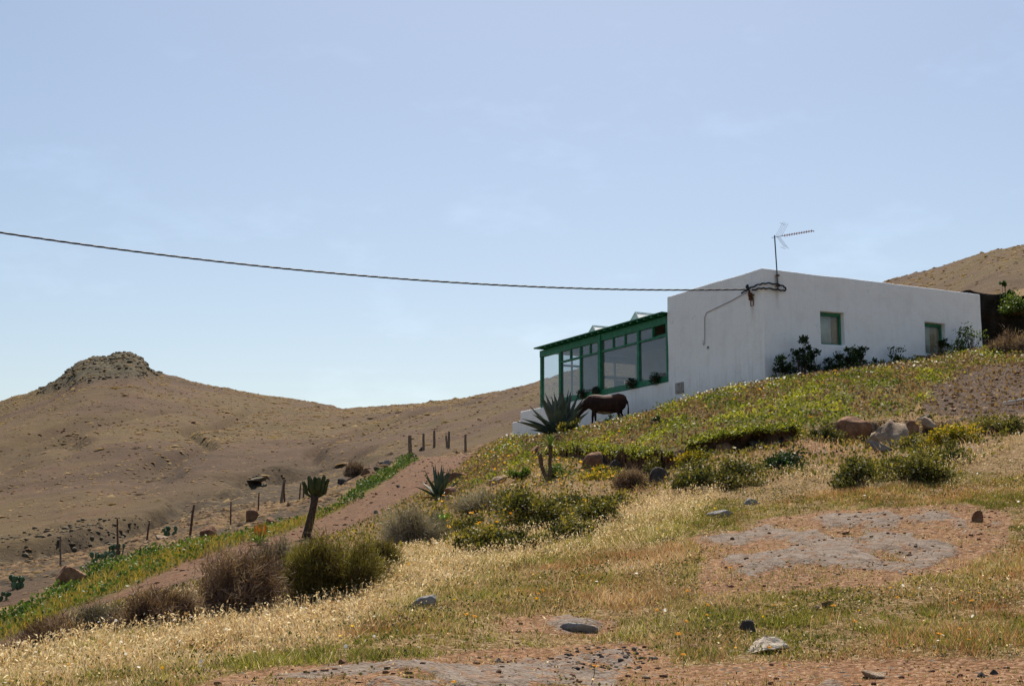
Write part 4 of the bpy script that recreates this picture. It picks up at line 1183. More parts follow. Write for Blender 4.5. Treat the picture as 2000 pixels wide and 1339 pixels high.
# rocks that make up the broken face of the terrace bank
gq = np.random.default_rng(5)
for i in range(10):
    p_ = (1085, 1182, 1206, 1268, 1345, 1392, 1430, 1478, 1516, 1548)[i]
    k_ = int(np.argmin(np.abs(epx - p_)))
    base = epts[k_]; De_ = eD[k_] - gq.uniform(0.45, 0.65)
    a_ = base.x / base.y
    he = max(.15, float(eh[k_]))
    w_ = gq.uniform(.14, .34); h_ = he * gq.uniform(.45, .95)
    g = np.random.default_rng(2000 + i)
    V_ = rock_verts(ICO3_V, g, 14, .30); V_ /= np.abs(V_).max(0); V_ *= np.array([w_, .28, h_ * .62])
    o = mesh_np('bank_rock', V_, ICO3_F, (R_BROWN, R_DARK, R_DARK)[i % 3])
    o.location = (a_ * De_, De_, float(H(a_ * De_, De_)) + h_ * gq.uniform(.1, .35))
    o.rotation_euler = (gq.uniform(-.2, .2), gq.uniform(-.3, .3), gq.uniform(-.5, .5))
    tag(o, ('brown rock at the foot of the bank nearest the yucca', 'dark rock in the bank just right of the leaning stone', 'dark rock left of the small upright ochre stone', 'brown rock where the high bank face ends',
            'dark rock at the left start of the lower bank', 'dark rock left of the low dark red stone', 'brown rock between the dark red and pink stones', 'dark rock right of the small pink stone',
            'dark rock above the compact dark shrub', 'brown rock at the right end of the lower bank')[i], 'rock', 'rocks of the terrace bank')
# ================================================================= single plants and animals
M_AGAVE = mat_noise('agave_skin', [(0.3, lin(44, 56, 50)), (0.55, lin(62, 76, 66)), (0.75, lin(86, 98, 82))], 5, 0.42, 5, 0.2, 0.01, 30, 0.5)
M_AGAVED = mat_noise('dark_agave_skin', [(0.3, lin(40, 58, 44)), (0.6, lin(60, 82, 60)), (0.8, lin(92, 108, 78))], 5, 0.42, 5, 0.2, 0.01, 30, 0.5)
M_AGAVEL = mat_noise('young_agave_skin', [(0.3, lin(84, 120, 84)), (0.6, lin(118, 150, 104))], 5, 0.5)
M_LIME = mat_noise('lime_leaf', [(0.3, lin(108, 140, 44)), (0.6, lin(150, 176, 66))], 5, 0.5)
M_DEADL = mat_noise('withered_leaf', [(0.3, lin(150, 120, 70)), (0.6, lin(190, 160, 104))], 6, 0.8)

def agave_leaf(root, az, el0, el1, ln, wd, mat, fold=.55):
    """long tapering trough-shaped leaf, thick at the base, sharp at the tip"""
    n = 11; m = 7
    top = []; bot = []
    p = Vector((0.06 * math.cos(az), 0.06 * math.sin(az), 0.03)); r = Vector((math.cos(az), math.sin(az), 0))
    sd_ = Vector((-math.sin(az), math.cos(az), 0))
    for i in range(n):
        t = i / (n - 1)
        e = el0 + (el1 - el0) * t
        dvec = r * math.cos(e) + Vector((0, 0, math.sin(e)))
        nrm = -r * math.sin(e) + Vector((0, 0, math.cos(e)))
        w = wd * (0.62 + 1.25 * t * (1 - t) * 1.6) * (1 - t ** 2.6) + .002
        th = wd * .34 * (1 - t) ** 1.1 + .003
        for j in range(m):
            s = -1 + 2 * j / (m - 1)
            q = p + sd_ * (s * w) + nrm * (abs(s) ** 1.6 * w * fold)
            top.append(q); bot.append(q - nrm * (th * (1 - abs(s) ** 2) + .003))
        p = p + dvec * (ln / (n - 1))
    vs = top + bot; o = n * m; fs = []
    for i in range(n - 1):
        for j in range(m - 1):
            a = i * m + j
            fs.append((a, a + 1, a + m + 1, a + m)); fs.append((o + a, o + a + m, o + a + m + 1, o + a + 1))
        a = i * m; fs.append((a, a + m, o + a + m, o + a)); a = i * m + m - 1; fs.append((a, o + a, o + a + m, a + m))
    fs.append(tuple(range(m)) + tuple(o + j for j in range(m - 1, -1, -1)))
    a = (n - 1) * m
    fs.append(tuple(a + j for j in range(m - 1, -1, -1)) + tuple(o + a + j for j in range(m)))
    return MB().add(vs, fs).build('leaf', mat, root, True)

def agave(loc, label, leaves, mat, name='agave'):
    r = empty(name, loc)
    tag(r, label, 'agave', 'agaves in the garden')
    for (az, e0, e1, ln, wd, *mm) in leaves:
        agave_leaf(r, az, e0, e1, ln, wd, mm[0] if mm else mat)
    MB().tube([(0, 0, -.08), (0, 0, .10), (0, 0, .22)], [.14, .12, .05], 10).build('heart', mat, r, True)
    return r

g = np.random.default_rng(3)
q = Vector(pt(1094, 845, 46.6)); q.z = float(H(q.x, q.y)) - .03
lv = []
for (az, e0, e1, ln, wd) in (
    (180, 34, 20, 1.35, .085), (176, 26, 14, 1.45, .085), (168, 44, 52, 1.40, .10), (200, 20, 2, 1.0, .08),
    (150, 60, 68, 1.45, .10), (170, 72, 76, 1.45, .11), (135, 66, 74, 1.35, .10), (210, 60, 66, 1.35, .11),
    (230, 40, 10, .80, .09), (255, 58, 62, 1.2, .11), (285, 66, 72, 1.3, .11), (300, 40, 20, .85, .09), (320, 50, 46, 1.0, .10),
    (350, 58, 64, 1.35, .10), (5, 66, 72, 1.45, .11), (20, 52, 56, 1.30, .10), (40, 72, 76, 1.45, .10), (60, 62, 68, 1.35, .10),
    (90, 56, 60, 1.2, .10), (110, 76, 80, 1.4, .10), (270, 80, 84, 1.45, .10), (0, 80, 84, 1.45, .10), (180, 84, 86, 1.4, .10),
    (330, 74, 80, 1.45, .10), (12, 74, 78, 1.40, .10), (215, 76, 80, 1.35, .10), (345, 44, 40, 1.2, .09), (240, 24, -4, .7, .08), (195, 48, 30, 1.1, .09), (250, 70, 76, 1.3, .10)):
    lv.append((math.radians(az + g.uniform(-6, 6)), math.radians(e0), math.radians(e1), ln * 1.08 * g.uniform(.92, 1.06), wd * 2.0))
agave(q, 'big grey green agave with spread pointed leaves in front of the grazing donkey', lv, M_AGAVE)

q = gp(858, 975, 18)
lv = []
for k in range(20):
    t = k / 19
    az = k * 2.399 + .4
    el = 84 - 62 * t ** 1.5
    lv.append((az, math.radians(el), math.radians(el + (6 if t < .6 else -12)), (.88 - .18 * t) * g.uniform(.9, 1.05), .062))
lv += [(math.radians(180), math.radians(8), math.radians(-6), .55, .05, M_DEADL), (math.radians(215), math.radians(4), math.radians(-8), .5, .05, M_DEADL)]
agave(q, 'small dark green agave beside the dirt track', lv, M_AGAVED)
q = gp(915, 1000, 18)
agave(q, 'pale green young agave clump below the dirt track bank', [(k * 2.399, math.radians(82 - 30 * (k / 11)), math.radians(84 - 24 * (k / 11)), .34 * g.uniform(.8, 1.1), .055) for k in range(12)], M_AGAVEL)
q = gp(863, 1027, 16)
agave(q, 'lime green little rosette plant left of the leafy shrubs', [(k * 2.399, math.radians(78 - 40 * (k / 11)), math.radians(70 - 50 * (k / 11)), .30 * g.uniform(.8, 1.1), .04) for k in range(12)], M_LIME, 'rosette_plant')

# ---------------- forked yucca
q = gp(1072, 940, 16)
sc_ = q.y / FPX
yu = empty('yucca', q); tag(yu, 'forked yucca with one leafy head and one bare cut stem', 'yucca')
P = lambda dx, dy, b=0: Vector((dx * sc_, b, -dy * sc_))
MB().tube([P(0, 4), P(1, -8), P(3, -22), P(2, -40), P(4, -58), P(3, -70)], [.055, .05, .04, .036, .04, .05], 8).build('stem', M_BARK, yu, True)
MB().tube([P(0, 2), P(-8, -14), P(-14, -30), P(-16, -46), P(-19, -56)], [.045, .045, .045, .05, .05], 8).build('cut_stem', M_BARK, yu, True)
M_YUC = mat_noise('yucca_leaf', [(0.3, lin(72, 98, 34)), (0.6, lin(122, 140, 54))], 6, 0.5)
hd = P(3, -68)
for k in range(34):
    az = k * 2.399; el = math.radians(80 - 105 * (k / 33)); ln = .40
    d0 = Vector((math.cos(az) * math.cos(el), math.sin(az) * math.cos(el), math.sin(el)))
    sdv = Vector((-math.sin(az), math.cos(az), 0)) * .018
    tip = hd + d0 * ln - Vector((0, 0, .08))
    mid = hd + d0 * ln * .55 + Vector((0, 0, .015)); nn_ = d0.cross(sdv).normalized() * .006
    MB().add([hd - sdv, hd + sdv, mid + sdv, mid - sdv, tip, hd - nn_, mid - nn_], [(0, 1, 2, 3), (3, 2, 4), (1, 0, 5), (0, 3, 6, 5), (2, 1, 5, 6), (3, 4, 6), (4, 2, 6)]).build('leaf', M_YUC if k < 24 else M_DEADL, yu)

# ---------------- candelabra cactus tree
M_CACT = mat_noise('cactus_skin', [(0.3, lin(46, 54, 30)), (0.6, lin(70, 78, 40)), (0.8, lin(100, 100, 56))], 6, 0.7)
M_CTRUNK = mat_noise('cactus_trunk', [(0.3, lin(52, 42, 36)), (0.6, lin(86, 72, 60))], 14, 0.95, 6, .8, .03)
q = gp(600, 1048, 22)
sc_ = q.y / FPX
cc = empty('candelabra_cactus', q); tag(cc, 'candelabra cactus with leaning bare trunk and upright arms beside the track', 'cactus')
P = lambda dx, dy, b=0: Vector((dx * sc_, b, -dy * sc_))
MB().tube([P(-3, 4), P(0, -8), P(5, -30), P(9, -50), P(12, -66), P(13, -80)], [.13, .12, .115, .10, .10, .12], 10).build('trunk', M_CTRUNK, cc, True)
def ribbed(pts, rad, root):
    n = 12; nb = MB(); vs = []; fs = []
    for i, p in enumerate(pts):
        for k in range(n):
            r = rad[i] * (1.0 if k % 2 else .72)
            vs.append(Vector(p) + Vector((math.cos(k * 2 * math.pi / n) * r, math.sin(k * 2 * math.pi / n) * r, 0)))
    for i in range(len(pts) - 1):
        for k in range(n): fs.append((i * n + k, i * n + (k + 1) % n, (i + 1) * n + (k + 1) % n, (i + 1) * n + k))
    fs.append(tuple(range(n))[::-1]); fs.append(tuple((len(pts) - 1) * n + k for k in range(n)))
    return nb.add(vs, fs).build('arm', M_CACT, root)
for (x0, y0, x1, y1, x2, y2, b) in ((13, -76, 3, -90, 1, -112, .05), (12, -74, -4, -84, -9, -101, -.04), (13, -78, 12, -92, 11, -110, .18), (14, -78, 20, -92, 22, -108, -.15), (14, -76, 26, -88, 30, -113, .02), (14, -74, 30, -84, 37, -106, .10), (13, -76, 8, -92, 6, -106, -.2)):
    pa = [P(x0, y0, 0), P((x0 + x1) / 2, (y0 + y1) / 2 + 1, b * .5), P(x1, y1, b), P((x1 + x2) / 2, (y1 + y2) / 2, b), P(x2, y2 + 3, b), P(x2, y2, b)]
    pa[3:] = [v + Vector((0, 0, 6 * sc_ * (1 + abs(b)))) for v in pa[3:]]
    ribbed(pa, [.05, .065, .07, .07, .06, .025], cc)

# ---------------- aloe with orange flower spikes
q = gp(506, 1062, 22)
sc_ = q.y / FPX
al = empty('aloe', q); tag(al, 'aloe with orange flower spikes at the foot of the yellow verge', 'aloe')
ga = np.random.default_rng(9)
for k in range(14):
    agave_leaf(al, k * 2.399, math.radians(70 - 3 * k), math.radians(50 - 5 * k), 20 * sc_ * ga.uniform(.8, 1.2), .035, M_LIME)
M_ORANGE = mat_noise('orange_blossom', [(0.3, lin(196, 110, 36)), (0.7, lin(226, 152, 60))], 30, .7)
for k in range(7):
    x0 = ga.uniform(-9, 9) * sc_; y0 = ga.uniform(-.15, .15); hh = ga.uniform(26, 44) * sc_
    MB().tube([(x0 * .3, y0 * .3, 0), (x0, y0, hh * .6), (x0 * 1.1, y0, hh * .62)], .010, 5).build('stalk', M_BARK, al)
    MB().tube([(x0 * 1.1, y0, hh * .58), (x0 * 1.15, y0, hh * .75), (x0 * 1.2, y0, hh)], [.03, .035, .008], 7).build('flower_spike', M_ORANGE, al)

# ---------------- prickly pears along the valley edge
M_OPU = mat_noise('prickly_pear_skin', [(0.3, lin(60, 82, 58)), (0.6, lin(88, 108, 76)), (0.8, lin(120, 132, 96))], 7, 0.6, 5, .3, .01, 40)
def prickly_pear(px, py, hpx, label, seed, dm=28):
    g = np.random.default_rng(seed)
    q = gp(px, py, dm); s = hpx * q.y / FPX
    r = empty('prickly_pear', q - Vector((0, 0, .03))); tag(r, label, 'cactus', 'prickly pears along the valley edge')
    def pad(base, az, tilt, ln):
        V = ICO3_V * np.array([.36, .09, .5]) * ln
        V[:, 2] += .46 * ln
        V[:, :2] *= (0.75 + .5 * np.clip(V[:, 2:3] / ln, 0, 1))
        M = Matrix.Rotation(az, 3, 'Z') @ Matrix.Rotation(tilt, 3, 'Y')
        V = V @ np.array(M).T + np.array(base)
        mesh_np('pad', V, ICO3_F, M_OPU, r, smooth_shade=True)
        return Vector(base) + M @ Vector((0, 0, .92 * ln))
    for k in range(5):
        b = (g.uniform(-.5, .5) * s, g.uniform(-.3, .3) * s, 0)
        t = pad(b, g.uniform(0, 3.1), g.uniform(-.5, .5), s * g.uniform(.42, .58))
        for _ in range(2):
            t2 = pad(t, g.uniform(0, 3.1), g.uniform(-.8, .8), s * g.uniform(.32, .45))
prickly_pear(26, 1150, 36, 'prickly pear clump left of the big dark boulder', 1)
prickly_pear(192, 1104, 34, 'prickly pear clump just right of the big dark boulder', 2)
prickly_pear(228, 1086, 30, 'prickly pear clump at the foot of the rusty post', 3)
prickly_pear(326, 1048, 26, 'prickly pear clump beside the white stone', 4)
prickly_pear(4, 1172, 26, 'prickly pear clump at the left picture edge', 5)

# ---------------- fence posts
def fence_post(px, yt, yb, lean, label, mat, wpx=5, dm=26, D=None):
    q = gp(px, yb, dm) if D is None else None
    if q is None:
        q = Vector(pt(px, yb, D)); q.z = float(H(q.x, q.y))
    s = q.y / FPX; h = (yb - yt) * s; r = wpx * s / 2
    g = np.random.default_rng(int(px))
    b = MB()
    n = 6
    b.tube([(0, 0, -.15), (lean * .3 * s + .01, 0, h * .3), (lean * .7 * s - .01, .01, h * .7), (lean * s, 0, h)], [r * 1.05, r, r * .95, r * .85], 7)
    o = b.build('fence_post', mat); o.location = q
    tag(o, label, 'fence post', 'fence posts along the track')
fence_post(118, 1048, 1108, -3, 'thin pale fence post above the big dark boulder', M_WOODP, 4)
fence_post(230, 1014, 1090, -4, 'rusty iron post rising from the prickly pears', M_RUST, 4)
fence_post(286, 1022, 1058, 4, 'short rusty post left of the white stone', M_RUST, 4)
fence_post(370, 986, 1048, 7, 'tall dark post leaning right above the shaded boulder', M_RUST, 5)
fence_post(450, 980, 1024, 0, 'thin grey post between the leaning post and the verge boulder', M_RUST, 3)
fence_post(504, 962, 1000, 1, 'thin short post behind the yellow verge', M_RUST, 3)
fence_post(548, 936, 986, 7, 'leaning wooden post just left of the cactus tree', M_WOODP, 6)
fence_post(556, 945, 986, -3, 'shorter thin post touching the leaning wooden post', M_RUST, 4)
fence_post(584, 944, 978, 3, 'slim post just left of the cactus arms', M_RUST, 3)
fence_post(592, 942, 976, 1, 'slimmest post nearest the cactus arms', M_RUST, 3)
fence_post(801, 850, 894, -1, 'thick weathered post at the near end of the far row', M_WOODP, 8, 45)
fence_post(827, 846, 880, 0, 'second post of the far row above the track', M_WOODP, 5, 45)
fence_post(848, 840, 873, 0, 'third post of the far row above the track', M_WOODP, 5, 45)
fence_post(876, 842, 875, 1, 'straight fourth post of the far row above the track', M_WOODP, 5, 45)
fence_post(873, 850, 874, -2, 'short prop post against the fourth far post', M_WOODP, 4, 45)
fence_post(909, 848, 883, 0, 'green grey last post at the crest of the track', M_WOODP, 5, 45)

# ---------------- white plank on the dark soil
q = gp(1985, 790, 16)
pl = MB().frame((-.36, 0, 0), (.72, 0, .13), (.02, .14, 0), (0, 0, .035)).build('plank', M_WHITEP, bevel=.006)
pl.location = q + Vector((.1, 0, .03)); tag(pl, 'white painted plank lying on the dark soil', 'plank')

# ---------------- the donkey
def loft(mb, rings, n=14):
    """rings: (centre, up-vector half height, side half width, forward axis)"""
    vs = []; fs = []
    for (c, u, hw) in rings:
        c = Vector(c); u = Vector(u)
        for k in range(n):
            a = 2 * math.pi * k / n
            vs.append(c + u * math.cos(a) + Vector((0, hw * math.sin(a), 0)))
    for i in range(len(rings) - 1):
        for k in range(n): fs.append((i * n + k, i * n + (k + 1) % n, (i + 1) * n + (k + 1) % n, (i + 1) * n + k))
    fs.append(tuple(range(n))[::-1]); fs.append(tuple((len(rings) - 1) * n + k for k in range(n)))
    mb.add(vs, fs)
d = MB()
loft(d, [((-.70, 0, .87), (0, 0, .05), .05), ((-.665, 0, .84), (0, 0, .17), .12), ((-.56, 0, .815), (0, 0, .255), .185), ((-.40, 0, .80), (0, 0, .295), .225), ((-.15, 0, .735), (0, 0, .30), .245), ((.08, 0, .715), (0, 0, .30), .245), ((.28, 0, .735), (0, 0, .295), .22), ((.44, 0, .765), (0, 0, .265), .18), ((.57, 0, .76), (0, 0, .19), .13), ((.63, 0, .76), (0, 0, .07), .06)])
loft(d, [((.36, 0, .86), (.06, 0, .17), .12), ((.52, 0, .82), (.09, 0, .17), .115), ((.68, 0, .71), (.10, 0, .125), .09), ((.82, 0, .58), (.09, 0, .10), .075), ((.92, 0, .47), (.10, 0, .085), .07)], 12)
loft(d, [((.88, 0, .535), (.03, 0, .03), .03), ((.925, 0, .47), (.105, 0, .055), .078), ((.99, 0, .34), (.105, 0, .06), .082), ((1.04, 0, .21), (.08, 0, .05), .066), ((1.075, 0, .11), (.06, 0, .035), .056), ((1.095, 0, .045), (.05, 0, .02), .05), ((1.10, 0, .02), (.02, 0, .01), .02)], 12)
for (sx, y) in ((.05, -.11), (-.07, .11)):
    loft(d, [((.40 + sx * .2, y, .80), (.11, 0, 0), .075), ((.40 + sx * .4, y, .58), (.072, 0, 0), .058), ((.41 + sx * .7, y, .40), (.05, 0, 0), .045), ((.41 + sx * .85, y, .35), (.046, 0, 0), .043), ((.40 + sx, y, .17), (.031, 0, 0), .03), ((.405 + sx, y, .09), (.038, 0, 0), .036), ((.425 + sx, y, .05), (.046, 0, 0), .042), ((.43 + sx, y, 0), (.055, 0, 0), .05)], 10)
for (sx, y) in ((-.06, -.12), (.08, .12)):
    loft(d, [((-.46, y * .8, .86), (.16, 0, 0), .09), ((-.43 + sx * .3, y, .66), (.13, 0, .03), .085), ((-.44 + sx * .6, y, .52), (.085, 0, .03), .06), ((-.53 + sx, y, .41), (.055, 0, .02), .045), ((-.535 + sx, y, .34), (.045, 0, 0), .04), ((-.51 + sx, y, .17), (.033, 0, 0), .032), ((-.50 + sx, y, .09), (.04, 0, 0), .036), ((-.48 + sx, y, .05), (.047, 0, 0), .042), ((-.475 + sx, y, 0), (.055, 0, 0), .05)], 10)
for y in (-1, 1):     # long ears
    loft(d, [((.90, .045 * y, .54), (.03, 0, .0), .025), ((.86, .085 * y, .61), (.03, 0, .02), .05), ((.80, .13 * y, .68), (.03, 0, .02), .05), ((.74, .16 * y, .735), (.012, 0, .01), .015)], 8)
loft(d, [((-.66, 0, .96), (.03, 0, .03), .03), ((-.72, 0, .86), (.03, 0, .01), .03), ((-.755, 0, .68), (.026, 0, 0), .026), ((-.765, 0, .50), (.034, 0, 0), .034), ((-.76, 0, .36), (.036, 0, 0), .036), ((-.755, 0, .26), (.012, 0, 0), .012)], 8)
tmp = d.build('donkey_tmp', None)
md = tmp.modifiers.new('r', 'REMESH'); md.mode = 'VOXEL'; md.voxel_size = .016
ms_ = tmp.modifiers.new('s', 'SMOOTH'); ms_.factor = .5; ms_.iterations = 5
dg = bpy.context.evaluated_depsgraph_get()
dme = bpy.data.meshes.new_from_object(tmp.evaluated_get(dg)); dme.name = 'donkey'
bpy.data.objects.remove(tmp)
def coat():
    m, nt, out = new_mat('donkey_coat')
    tc = N(nt, 'ShaderNodeTexCoord'); sx = N(nt, 'ShaderNodeSeparateXYZ'); L(nt, tc.outputs['Object'], sx.inputs[0])
    nz = noise(nt, 6, 5)
    c = ramp(nt, nz, [(0.3, lin(36, 22, 18)), (0.6, lin(54, 33, 26)), (0.8, lin(70, 45, 34))])
    zz = math_(nt, 'ADD', sx.outputs[2], math_(nt, 'MULTIPLY', nz, 0.06))
    red = ramp(nt, zz, [(0.88, (0, 0, 0, 1)), (1.02, (1, 1, 1, 1))])
    c = mix(nt, math_(nt, 'MULTIPLY', red, 0.55), c, lin(98, 60, 46))
    belly = math_(nt, 'MULTIPLY', math_(nt, 'LESS_THAN', zz, 0.52), math_(nt, 'MULTIPLY', math_(nt, 'GREATER_THAN', sx.outputs[0], -0.30), math_(nt, 'LESS_THAN', sx.outputs[0], 0.28)))
    c = mix(nt, math_(nt, 'MULTIPLY', belly, 0.7), c, lin(178, 152, 124))
    muz = math_(nt, 'GREATER_THAN', sx.outputs[0], 1.06)
    c = mix(nt, math_(nt, 'MULTIPLY', muz, 0.6), c, lin(170, 150, 130))
    mp = N(nt, 'ShaderNodeMapping'); mp.inputs['Scale'].default_value = (30, 30, 90); L(nt, tc.outputs['Object'], mp.inputs[0])
    principled(nt, out, c, 0.75, bump(nt, noise(nt, 1.0, 3, vec=mp.outputs[0]), .5, .01), .2)
    return m
dme.materials.clear(); dme.materials.append(coat())
for p in dme.polygons: p.use_smooth = True
dk = link(bpy.data.objects.new('donkey', dme))
q = Vector(pt(1182, 830, 47.6)); q.z = float(H(q.x, q.y))
dk.location = q; dk.rotation_euler = (0, math.radians(-3), math.radians(180 - 6)); dk.scale = (1.0, 1, 1.10)
tag(dk, 'dark brown donkey grazing head down beside the big agave', 'donkey')
for y in (-1, 1):
    MB().tube([(1.0, .082 * y, .37), (1.0, .092 * y, .37)], [.018, .012], 8).build('eye', M_CABLE, dk, True)

# ---------------- potted plants on the veranda sill
def pot_plant(y, s, label, seed):
    g = np.random.default_rng(seed)
    r = empty('potted_plant', hp(-.12, y, SZ + .02), TH); tag(r, label, 'potted plant', 'potted plants on the veranda sill')
    MB().tube([(0, 0, 0), (0, 0, .02), (0, 0, .16), (0, 0, .17)], [.06, .06, .08, .085], 10).build('pot', mat_noise('terracotta', [(.3, lin(56, 34, 28)), (.7, lin(78, 50, 40))], 12, .9), r, True)
    n = 260
    p = rdir(n, g, .3) * (g.uniform(0, 1, n) ** .5)[:, None] * np.array([.13, .26, .17]) * s + np.array([0, 0, .15])
    A = rdir(n, g, .3) * .07
    V_, F_ = qleaf(p, A, side(A, g) * .024)
    mesh_np('foliage', V_, F_, M_DARKLEAF, r, {'tint': np.repeat(g.uniform(0, .5, n), 4)})
bpy.data.objects
pot_plant(5.85, 1.25, 'dark potted plant on the veranda sill nearest the white house corner', 1)
pot_plant(7.35, 1.15, 'dark potted plant on the sill below the wide veranda pane', 2)
pot_plant(9.75, .9, 'small potted plant at the foot of the veranda pillar', 3)
pot_plant(10.75, 1.2, 'potted plant on the veranda sill right above the donkey', 4)

# ---------------- leafy shrubs against the right wall
WS = 'dark shrubs against the house wall'
def at_wall(x, off):
    p = hp(x, -off, 0); p.z = float(H(p.x, p.y)); return p
for (x, off, w_, h_, n_, label, sd_, K_) in (
    (.28, .45, 34, 62, 900, 'dark shrub at the house corner, leftmost by the right wall', 1, 12),
    (.98, .55, 44, 92, 1100, 'tallest dark shrub on a bare stem by the right wall', 2, 11),
    (1.50, .50, 44, 66, 1300, 'dense dark shrub just right of the tallest wall shrub', 3, 16),
    (2.15, .50, 44, 46, 800, 'low dark shrub under the left wall window edge', 4, 12),
    (2.75, .50, 40, 56, 900, 'rounded dark shrub beneath the left wall window', 5, 12),
    (3.25, .50, 36, 62, 800, 'greyer shrub right below the left wall window corner', 6, 10),
    (4.10, .45, 26, 22, 260, 'tiny dark shrub between the two wall windows', 7, 6),
    (4.85, .50, 34, 40, 420, 'feathery small shrub midway between the two wall windows', 8, 9),
    (6.75, .55, 26, 44, 300, 'slender sprig in front of the right wall window', 9, 8),
    (-.20, .6, 26, 20, 240, 'tiny dark tuft at the foot of the facade corner', 10, 6)):
    leaf_bush('wall_shrub', 0, 0, w_, h_, label, M_DARKLEAF, n_, .075, 40 + sd_, q=at_wall(x, off), group=WS, K=K_, stems=K_ * 2, shape=1.15, upright=True)
leaf_bush('wall_shrub', 0, 0, 84, 64, 'loose pale green shrub right of the right wall window', M_FRESH, 800, .07, 61, q=at_wall(7.75, .7), group=WS, K=16, stems=34, shape=.9, upright=True)
leaf_bush('wall_shrub', 0, 0, 40, 44, 'yellowish sprig overlapping the right wall window frame', M_FRESH, 200, .07, 62, q=at_wall(7.1, .8), group=WS, K=8, stems=16, shape=.9, upright=True)

# ---------------- dark rock bank behind the house and the greenery on it
gb = np.random.default_rng(11)
nb_u, nb_v = 70, 26
U_, V_ = np.meshgrid(np.linspace(0, 1, nb_u), np.linspace(0, 1, nb_v), indexing='ij')
p0 = hp(9.0, 1.9, 0); p1 = Vector((p0.x + 11.0, p0.y + 1.5, 0))
bxx = p0.x + (p1.x - p0.x) * U_; byy = p0.y + (p1.y - p0.y) * U_
top_z = 9.25 + .25 * fbm(U_ * 9, V_ * 0, 3, 2); bot_z = 6.2
bzz = bot_z + (top_z - bot_z) * np.minimum(V_ / .8, 1)
lean_ = -.35 * np.minimum(V_ / .8, 1) + np.where(V_ > .8, (V_ - .8) / .2 * 2.4, 0)
byy = byy + lean_ + .32 * fbm(bxx * 1.4, bzz * 1.7, 4, 5)
bzz = bzz + np.where(V_ > .8, (V_ - .8) * .6, 0)
ii = np.arange(nb_u * nb_v).reshape(nb_u, nb_v)
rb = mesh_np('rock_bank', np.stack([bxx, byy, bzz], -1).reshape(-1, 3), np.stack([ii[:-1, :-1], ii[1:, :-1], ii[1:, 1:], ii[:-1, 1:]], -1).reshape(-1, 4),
             rock_material('shade_darkened_basalt', [(0.3, lin(26, 23, 20)), (0.5, lin(40, 35, 30)), (0.7, lin(60, 53, 46))], lin(60, 54, 46)))  # basalt colour blackened to paint the deep shade of the gap
tag(rb, 'dark shaded rock bank behind the right end of the house', 'rock bank')
def on_bank(px, py, D): return Vector(pt(px, py, D))
RB = 'bushes on the rock bank'
leaf_bush('bank_bush', 0, 0, 90, 62, 'bright green bush on top of the dark rock bank', M_FRESH, 2600, .09, 71, q=on_bank(1985, 612, 47.5), group=RB, K=22)
leaf_bush('bank_bush', 0, 0, 34, 60, 'tall narrow dark green bush on the rock bank', M_DARKLEAF, 900, .09, 72, q=on_bank(1966, 606, 48.5), group=RB, K=12, upright=True)
leaf_bush('bank_bush', 0, 0, 60, 40, 'small brown bush on the bank beside the house end', M_EUPH, 900, .07, 73, q=on_bank(1940, 606, 48.2), group=RB, K=12)
# ================================================================= shrubs of the slope
twig_bush('dry_shrub', 460, 1200, 172, 132, 'tall brown twiggy bush left of the round olive bush', M_TWIG, 9000, 1)
twig_bush('dry_shrub', 305, 1238, 150, 92, 'low brown dry bush below the tall brown bush', M_TWIG, 7000, 2)
twig_bush('dry_shrub', 200, 1238, 110, 66, 'greyish dry bush between the two low brown bushes', M_TWIGG, 4000, 3)
twig_bush('dry_shrub', 100, 1280, 130, 66, 'brown dry bush nearest the lower left corner', M_TWIG, 6000, 4)
twig_bush('dry_shrub', 540, 1120, 120, 80, 'pale grey twig tangle between brown and olive bushes', M_TWIGG, 3600, 5)
twig_bush('olive_shrub', 655, 1168, 172, 122, 'big round olive green bush in front of the track', M_OLIVE, 15000, 6, up=.8)
twig_bush('olive_shrub', 748, 1112, 64, 66, 'small olive bush at the right of the big round one', M_OLIVE, 3600, 7)
twig_bush('dry_shrub', 815, 1068, 130, 92, 'grey brown dry bush below the small agave', M_TWIGG, 6500, 8)
twig_bush('dry_shrub', 935, 1000, 110, 42, 'low grey dry bush right of the young agave', M_TWIGG, 3600, 9)
twig_bush('dry_shrub', 1238, 958, 66, 52, 'brown dry bush in front of the terrace bank', M_TWIG, 3600, 10)
twig_bush('dry_shrub', 1352, 950, 74, 36, 'silvery bare twig bush left of the wide leafy shrub', M_TWIGG, 2600, 11)
twig_bush('dry_shrub', 692, 930, 36, 30, 'small round brown bush on the green verge', M_TWIG, 2600, 12, 40)
twig_bush('dry_shrub', 1975, 690, 80, 44, 'round brown bush at the foot of the dark rock bank', M_TWIG, 3600, 13, 36)
LS = 'leafy shrubs on the slope'
leaf_bush('leafy_shrub', 1052, 1030, 170, 86, 'dark green leafy shrub below the forked yucca', M_EUPH, 7000, .05, 1, K=34)
leaf_bush('leafy_shrub', 950, 1072, 150, 60, 'low leafy shrub at the edge of the pale grass', M_EUPH, 4500, .045, 2, K=28)
leaf_bush('leafy_shrub', 1175, 1022, 120, 66, 'brownish leafy shrub right of the dark green one', M_EUPH, 4500, .045, 3, K=28)
leaf_bush('leafy_shrub', 1400, 950, 170, 70, 'wide leafy shrub in front of the terrace bank', M_EUPH, 6500, .05, 4, K=32)
leaf_bush('leafy_shrub', 1532, 918, 92, 50, 'compact dark leafy shrub on the terrace foot', M_DARKLEAF, 3200, .05, 5, K=20)
leaf_bush('leafy_shrub', 1672, 950, 112, 84, 'upright leafy shrub below the rounded boulder', M_EUPH, 4200, .05, 6, K=26)
leaf_bush('leafy_shrub', 1788, 938, 150, 76, 'broad leafy shrub below the blocky stones', M_EUPH, 5200, .05, 7, K=30)
